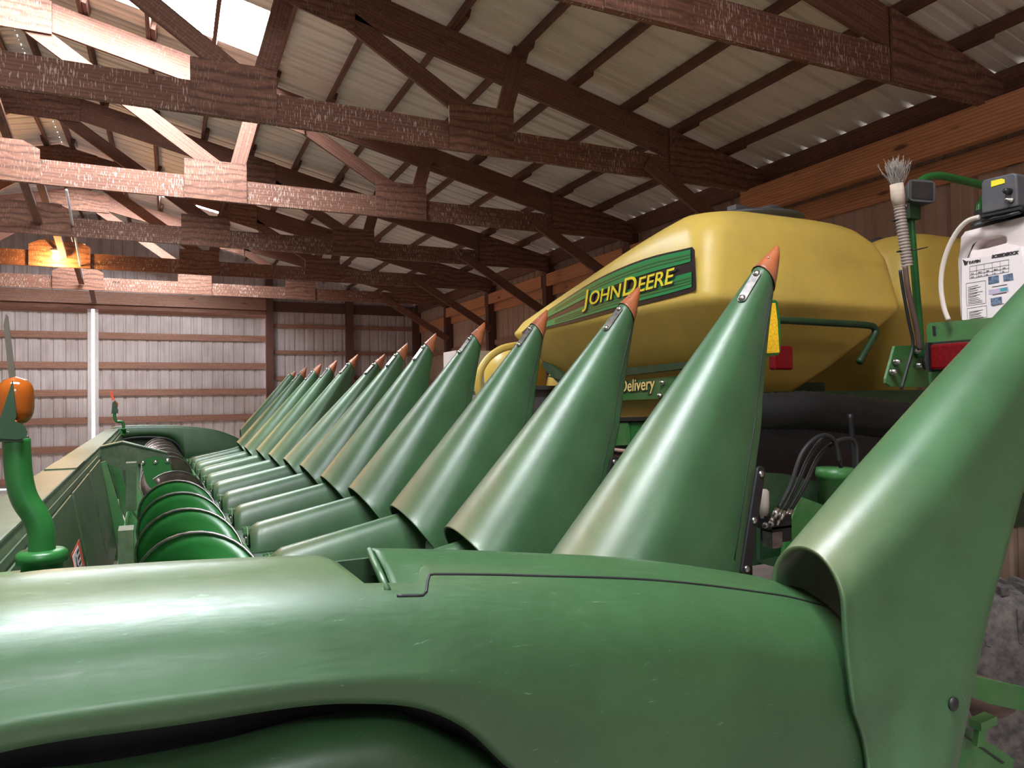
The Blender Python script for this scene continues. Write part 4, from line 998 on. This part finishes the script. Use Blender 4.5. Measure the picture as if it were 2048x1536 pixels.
# lamp pole, arched tube and work light
pipe([(1842, 716), (1838, 650), (1829, 540), (1822, 450), (1819, 400)], YB2-.02, .016, 'paintbright', 'light_pole')
pipe([(1822, 420), (1830, 378), (1850, 357), (1880, 352), (1920, 360), (1975, 373), (2030, 390), (2030, 470)], YB2+.10, .019, 'paintbright', 'arched_tube')
pipe([(1975, 380), (1962, 405), (1957, 430), (1957, 640)], YB2+.30, .015, 'paintbright', 'jug_stay')
wc = A(1834, 389, YB2-.06); Rw = Matrix.Rotation(-.45, 3, 'Z')@Matrix.Rotation(-.12, 3, 'X')@Matrix.Rotation(.10, 3, 'Y')
mb = MB(); rows = []
for d, w, h in ((.075, .020, .018), (.07, .045, .038), (.04, .056, .048), (-.005, .062, .055), (-.035, .068, .060), (-.040, .066, .058)):
    rows.append([wc+Rw@Vector((w*.85*math.copysign(abs(math.cos(g))**.35, math.cos(g)), d, .85*h*math.copysign(abs(math.sin(g))**.35, math.sin(g)))) for g in [2*PI*k/32 for k in range(32)]])
mb.grid(rows, True, True); mb.add(rows[0], [list(range(32))]); mb.add(rows[-1], [list(range(32))]); wl = pb(mb, 'work_light', 'lidgrey')
mb = MB(); mb.prism([wc+Rw@Vector((x, -.042, z)) for x, z in ((-.044, -.038), (.044, -.038), (.044, .038), (-.044, .038))], Rw@Vector((0, -1, 0)), .002); pb(mb, 'lamp_face', 'glass', wl)
mb = MB(); mb.box(A(1818, 424, YB2-.03), (.07, .06, .07)); pb(mb, 'light_bracket', 'paintdark', wl)
mb = MB(); mb.prism([A(x, y, YB2-.075) for x, y in ((1803, 416), (1807, 409), (1815, 407), (1818, 411), (1815, 416), (1806, 419))], (0, 1, 0), .004); mb.bolt(A(1812, 412, YB2-.078), (0, -1, 0), .007, .006); pb(mb, 'bracket_tab', 'dullsteel', wl)
pipe([(1800, 540), (1806, 580), (1817, 640), (1826, 690), (1815, 735), (1803, 778)], YB2-.07, .0065, 'rubber', 'hanging_cable')
pipe([(1810, 532), (1816, 580), (1832, 650), (1840, 700)], YB2-.09, .011, 'hosebrown', 'brown_hose')
# wheel, frame bars low on the right
wc = Vector((2.66, 1.62, .52)); an = Vector((-.55, -.82, .0)).normalized()
W_ = empty('gauge_wheel', (0, 0, 0)); W_.parent = PL
mb = MB(); prof = [(-.15, .26), (-.155, .30), (-.15, .42), (-.125, .50), (-.10, .53), (0, .545), (.10, .53), (.125, .50), (.15, .42), (.155, .30), (.15, .26)]
mb.lathe(wc, an, prof, 64)
tdir = Vector((0, 0, 1)); sdir = an.cross(tdir)
for k in range(40):
    for row_ in (-1, 1):
        g = 2*PI*(k+.25*row_)/40; rd = tdir*math.cos(g)+sdir*math.sin(g); tg = an.cross(rd)
        c = wc+rd*.545+an*(row_*.055)
        mb.box(c, (.10, .03, .028), Matrix((an, (tg+an*.3*row_).normalized(), rd)).transposed())
for k in range(24):
    g = 2*PI*k/24; rd = tdir*math.cos(g)+sdir*math.sin(g); tg = an.cross(rd)
    mb.box(wc+rd*.44+an*.148, (.012, .014, .11), Matrix((an, (tg+rd*.4).normalized(), rd)).transposed())
tire = pb(mb, 'tire', 'tire', W_)
mb = MB(); mb.lathe(wc+an*.05, an, [(-.12, .27), (-.1, .25), (0, .2), (.03, .1), (.06, .08), (.07, .01)], 32); pb(mb, 'wheel_rim', 'yellow', W_)
A2 = lambda x, y, Y=1.30: at(x, y, 1, Y)
mb = MB(); mb.prism([A2(x, y, 1.22) for x, y in ((1940, 1352), (2060, 1378), (2060, 1425), (1980, 1408), (1945, 1395))], (0, 1, 0), .03); pb(mb, 'wheel_arm', 'paint')
mb = MB(); mb.prism([A2(x, y, 1.16) for x, y in ((1918, 1444), (2030, 1520), (2020, 1560), (1900, 1560), (1895, 1490))], (0, 1, 0), .05); dc = pb(mb, 'depth_quadrant', 'paint')
mb = MB(); mb.prism([A2(x, y, 1.155) for x, y in ((1917, 1463), (1921, 1463), (2010, 1525), (2006, 1528))], (0, 1, 0), .003); pb(mb, 'quadrant_slot', 'black', dc)
mb = MB(); mb.beam(A2(1957, 1492, 1.13), A2(1962, 1450, 1.13), .012, .03, (1, 0, 0)); mb.beam(A2(1950, 1450, 1.12), A2(1982, 1436, 1.12), .03, .02); pb(mb, 'depth_handle', 'paint', dc)
mb = MB(); mb.lathe(A2(1945, 1390, 1.35), (.4, -1, .1), [(0, .06), (.07, .05), (.1, .03)], 16); pb(mb, 'rusty_pivot', 'hosebrown')
mb = MB(); mb.box((2.95, 2.1, .95), (.5, .10, .35)); mb.beam((2.6, 1.9, .8), (3.0, 2.9, .95), .1, .12); mb.box((3.45, 2.12, 1.42), (1.0, .06, .28)); pb(mb, 'row_frame', 'paintbright')
mb = MB(); mb.box((3.3, 2.2, .4), (.1, .1, .8)); mb.box((4.5, 4.9, .45), (.12, .12, .9)); mb.box((3.0, 4.9, .45), (.12, .12, .9)); pb(mb, 'parking_stand', 'paintdark')
# hoppers of the row units farther along
Yh = 6.2
def hop(cx, cy, rx, ry, Y, nm):
    c = at(cx, cy, 1, Y); k = (at(cx+rx, cy, 1, Y)-c).length; kz = (at(cx, cy-ry, 1, Y)-c).length
    mb = MB(); rows = []
    for i in range(15):
        v = -1+2*i/14; r = max(.02, (1-abs(v)**2.6))**.5
        rows.append([c+Vector((k*r*math.copysign(abs(math.cos(g))**.8, math.cos(g)), k*.9*r*math.sin(g), kz*v)) for g in [2*PI*q/28 for q in range(28)]])
    mb.grid(rows, True, True); return pb(mb, nm, 'yellow')
hp = hop(1030, 752, 55, 62, 5.9, 'seed_hopper'); hop(1150, 790, 50, 75, 5.2, 'seed_hopper')
pipe([(1040, 690), (1005, 697), (975, 718), (958, 750), (958, 785), (966, 800)], 5.45, .030, 'yellow', 'hopper_loop')
mb = MB(); mb.box(at(948, 780, 1, 6.6), (.5, .35, .75)); pb(mb, 'white_bin', 'white')
mb = MB(); mb.box(at(1075, 800, 1, 5.3)+Vector((0, 0, -.12)), (.30, .30, .42)); mb.box(at(1075, 776, 1, 5.25), (.32, .34, .03)); mb.box(at(956, 786, 1, 5.6), (.1, .3, .03)); pb(mb, 'black_box', 'lidgrey')
mb = MB(); mb.box((2.75, 5.9, .95), (.5, 2.4, .5)); pb(mb, 'row_frame', 'black')

# ---------------------------------------------------------------- jug on its shelf
XJ = 2.80; JY = XJ
J = empty('applicator_jug', tuple(at(1990, 640, 0, XJ))); tag(J, 'white plastic jug with printed sheet and grey pump box on top, right edge', 'jug')
JO = Vector(J.location)
def jb(mb, name, mat, parent=None, **kw):
    mb.v = [Vector(v)-JO for v in mb.v]; return mb.build(name, mat, parent or J, **kw)
AJ = lambda x, y, Y=XJ: at(x, y, 0, Y)
out = [(1918, 640), (1912, 520), (1916, 508), (1919, 468), (1924, 462), (2040, 432), (2100, 420), (2120, 430), (2125, 640)]
fr = [AJ(x, y) for x, y in out]
# recessed grip as a real hole through the front half
mb = MB(); grip = [(1946, 501), (1948, 490), (1962, 478), (2000, 471), (2010, 473), (2012, 478), (2012, 486), (1975, 496)]
def ringgrid(outer, inner, y0, n=48):
    def res(P):
        L = [0]
        for i in range(len(P)): L.append(L[-1]+(P[(i+1) % len(P)]-P[i]).length)
        o = []
        for k in range(n):
            d = L[-1]*k/n
            for i in range(len(P)):
                if L[i] <= d <= L[i+1]: o.append(P[i].lerp(P[(i+1) % len(P)], (d-L[i])/max(1e-9, L[i+1]-L[i]))); break
        return o
    return res(outer), res(inner)
O, I = ringgrid(fr, [AJ(x, y) for x, y in grip][::1], 0)
cI = sum(I, Vector())/len(I)
# align inner samples to outer by angle
def angsort(P, c): return sorted(P, key=lambda p: math.atan2(p.z-c.z, p.y-c.y))
O = angsort(O, cI); I = angsort(I, cI)
D = Vector((1, 0, 0))
cO = sum(fr, Vector())/len(fr)
rows = [[p+D*.20 for p in O], [p+(p-cO)*.0+D*.05 for p in O], [p+(cO-p)*.015+D*.015 for p in O], [p+(cO-p)*.05 for p in O], [p+(cI-p)*-.12 for p in I], [p+D*.004 for p in I], [p+D*.06 for p in I]]
mb.grid(rows, True, True); mb.add(rows[-1], [list(range(len(I)))], True); mb.add(rows[0], [list(range(len(O)))]); jb(mb, 'jug_body', 'white')
mb = MB(); mb.prism([AJ(x, y, JY-.004) for x, y in ((1924, 517), (1924, 640), (2075, 640), (2040, 494), (2033, 498), (1980, 512))], (1, 0, 0), .003); sh = jb(mb, 'printed_sheet', 'paper')
def lines(segs, w=.0012):
    mb = MB()
    for a, b in segs: mb.beam(AJ(*a, JY-.005), AJ(*b, JY-.005), .0006, w, (0, 0, 1) if abs(a[0]-b[0]) > abs(a[1]-b[1]) else (0, 1, 0))
    return mb
g = []
for r_ in range(4): y = (535, 543.5, 550.5, 557.5)[r_] if r_ else 533; g.append(((1939, y), (2018, y-14)))
for c_x in (1939, 1953, 1968, 1984, 2000, 2017): g.append(((c_x, 534-(c_x-1939)*.18), (c_x+.8, 558-(c_x-1939)*.18)))
for b in ((1932, 567, 1971, 612), (1934, 617, 1973, 640)):
    g += [((b[0], b[1]), (b[2], b[1]-6)), ((b[0], b[1]), (b[0]+1, b[3])), ((b[2], b[1]-6), (b[2]+1, b[3]-6)), ((b[0]+1, b[3]), (b[2]+1, b[3]-6))]
m_ = lines(g, .0009)
random.seed(3)
for r_ in range(12): 
    y = 575+r_*3.0; a = (1936, y); b = (1936+random.uniform(16, 32), y-4.5); m_.beam(AJ(*a, JY-.005), AJ(*b, JY-.005), .0005, .0012)
for r_ in range(6):
    y = 624+r_*2.8; m_.beam(AJ(1938, y, JY-.005), AJ(1938+random.uniform(16, 30), y-4.5, JY-.005), .0005, .0012)
for (x, y, w_) in ((1980, 554, 0), (1984, 574, 30), (1985, 590, 28), (1984, 612, 24)):
    if w_: m_.beam(AJ(x, y, JY-.005), AJ(x+w_, y-5, JY-.005), .0005, .002)
jb(m_, 'print_lines', 'ink', sh)
def jt(body, x, y, h, mat='ink', bold=.0002, slope=-.17, shear=0, nm='print_text'):
    a = AJ(x, y, JY-.0055); b = AJ(x+20, y+20*slope, JY-.0055); d = (b-a).normalized(); u = Vector((-1, 0, 0)).cross(d)*1.0
    hz = (AJ(x, y-h, JY)-AJ(x, y, JY)).length
    o = text_mesh(nm, body, hz*1.38, mat, sh, extrude=.0003, bold=bold, shear=shear); Rm = Matrix((d, u, d.cross(u))).transposed()
    for v in o.data.vertices: v.co = a+Rm@v.co-JO
jt('SCSSIDEKICK', 1983, 516.5, 6.2, bold=.0009, shear=.25); jt('RAVEN', 1938, 527.5, 5.2, bold=.0008)
for i_, row_ in enumerate((('2.5', '30.7', '100', '20.5', '100'), ('5.0', '61.4', '50', '41', '75'))):
    for j_, tx in enumerate(row_): jt(tx, (1942, 1956, 1971.5, 1987.5, 2004)[j_], 548.8+7.2*i_-(0, 14, 29, 45, 61)[j_]*.17, 3.1, bold=.0001)
mb = MB(); mb.prism([AJ(x, y, JY-.0055) for x, y in ((1925, 519), (1934, 523), (1937, 521), (1934, 529), (1929, 531))], (1, 0, 0), .001); jb(mb, 'print_logo', 'ink', sh)
for q, mt_ in (((1976, 554, 1997, 550, 1998, 565, 1977, 569), 'photo'), ((2006, 550, 2025, 546, 2027, 560, 2007, 563), 'photo'), ((1977, 580, 2016, 573, 2017, 583, 1978, 589), 'labelpink'), ((2000, 577, 2014, 574.5, 2015, 580.5, 2001, 583), 'teal'), ((1981, 597, 2003, 593, 2004, 606, 1982, 611), 'photo')):
    mb = MB(); mb.prism([AJ(q[2*k], q[2*k+1], JY-(.0052 if mt_ != 'teal' else .0058)) for k in range(4)], (1, 0, 0), .001); jb(mb, 'print_picture', mt_, sh)
# pump box on top
bx = [(1963, 366), (1970, 357), (2024, 345), (2034, 346), (2110, 366), (2110, 416), (2030, 412), (1964, 427)]
mb = MB()
f = [AJ(x, y, JY-.03) for x, y in ((1963, 428), (1962, 366), (1968, 359), (2026, 345), (2033, 349), (2036, 412))]
mb.prism(f, (1, 0, 0), .17); pbx = jb(mb, 'pump_box', 'greybox', bevel=.006)
mb = MB(); b0 = [AJ(x, y, JY-.04) for x, y in ((1955, 432), (1956, 436), (2044, 418), (2044, 412))]; mb.prism(b0, (1, 0, 0), .20); jb(mb, 'box_flange', 'rubber', pbx)
mb = MB(); mb.prism([AJ(x, y, JY-.032) for x, y in ((1982, 362), (2003, 357), (2009, 359), (2009, 366), (1982, 374))], (1, 0, 0), .002); jb(mb, 'yellow_label', 'decalyellow', pbx)
mb = MB(); mb.lathe(AJ(2019, 383, JY-.03), (-1, 0, 0), [(0, .012), (.02, .011), (.03, .008)], 14); jb(mb, 'push_knob', 'rubber', pbx)
mb = MB(); mb.lathe(AJ(2022, 400, JY-.03), (-1, 0, 0), [(0, .012), (.008, .012), (.010, .006), (.03, .005)], 10); jb(mb, 'toggle_switch', 'steel', pbx)
mb = MB(); mb.lathe(AJ(1995, 445, JY+.1), (0, 0, 1), [(-.03, .09), (.0, .09), (.01, .075), (.05, .075)], 24); mb.tube([AJ(1966, 443, JY-.02), AJ(1990, 436, JY-.03), AJ(2010, 433, JY-.03), AJ(2040, 424, JY-.03)], .007, 8); jb(mb, 'jug_cap', 'black', pbx)
P = [AJ(x, y, JY-.06) for x, y in ((1958, 434), (1935, 442), (1915, 462), (1897, 495), (1885, 535), (1882, 575), (1888, 615), (1897, 640))]
Q = []
for i in range(len(P)-1):
    for k in range(6):
        t_ = k/6; p0 = P[max(i-1, 0)]; p1 = P[i]; p2 = P[i+1]; p3 = P[min(i+2, len(P)-1)]
        Q.append(.5*((2*p1)+(p2-p0)*t_+(2*p0-5*p1+4*p2-p3)*t_**2+(-p0+3*p1-3*p2+p3)*t_**3))
Q.append(P[-1]); mb = MB(); mb.tube(Q, .009, 12); jb(mb, 'milky_hose', 'tube')
# ---------------------------------------------------------------- frayed brush tied to the pole
BY = YB2-.085
BR = empty('frayed_brush', tuple(at(1815, 530, 1, BY))); tag(BR, 'frayed bristle brush on a ribbed tan hose tied to the light pole', 'brush')
BO = Vector(BR.location)
def bb(mb, name, mat, parent=None, **kw):
    mb.v = [Vector(v)-BO for v in mb.v]; return mb.build(name, mat, parent or BR, **kw)
AB = lambda x, y, Y=BY: at(x, y, 1, Y)
a, b = AB(1815, 532), AB(1798, 412); n = 76; mb = MB(); pts = [a.lerp(b, i/n) for i in range(n+1)]
mb.tube(pts, [.0205+(.0022 if i % 4 < 2 else -.0012) for i in range(n+1)], 14); bb(mb, 'ribbed_handle', 'hosetan')
mb = MB(); mb.tube([AB(1799, 415), AB(1796, 395), AB(1793, 368)], [.021, .027, .026], 14); bb(mb, 'tape_wrap', 'tape')
random.seed(11)
mb = MB()
for k in range(150):
    g = random.uniform(0, 2*PI); r0 = random.uniform(.0, .022); x0 = Vector((r0*math.cos(g), r0*math.sin(g), 0)); L_ = random.uniform(.08, .125)
    base = AB(1793, 372)+x0; p = [base]; d = Vector((x0.x*12+random.uniform(-.18, .18), x0.y*12, 1)).normalized()
    for q in range(5):
        d = (d+Vector((random.uniform(-.30, .30), random.uniform(-.30, .30), .1))).normalized(); p.append(p[-1]+d*L_/5)
    mb.tube(p, [.0014, .0013, .0012, .0011, .0009, .0006], 4)
o = bb(mb, 'bristles', 'bristle'); o['kind'] = 'stuff'
for y in (438, 500):
    x = 1798+(y-412)*.142; mb = MB(); c = AB(x, y); mb.tube([c+Vector((.027*math.cos(g)+.006, .027*math.sin(g)+.01, .004*math.cos(g))) for g in [2*PI*k/16 for k in range(16)]], .003, 6, closed=True)
    if y == 500: mb.tube([c+Vector((.03, -.01, 0)), c+Vector((.06, -.02, .004)), c+Vector((.10, -.03, .014))], [.003, .0025, .0018], 6)
    bb(mb, 'zip_tie', 'black')
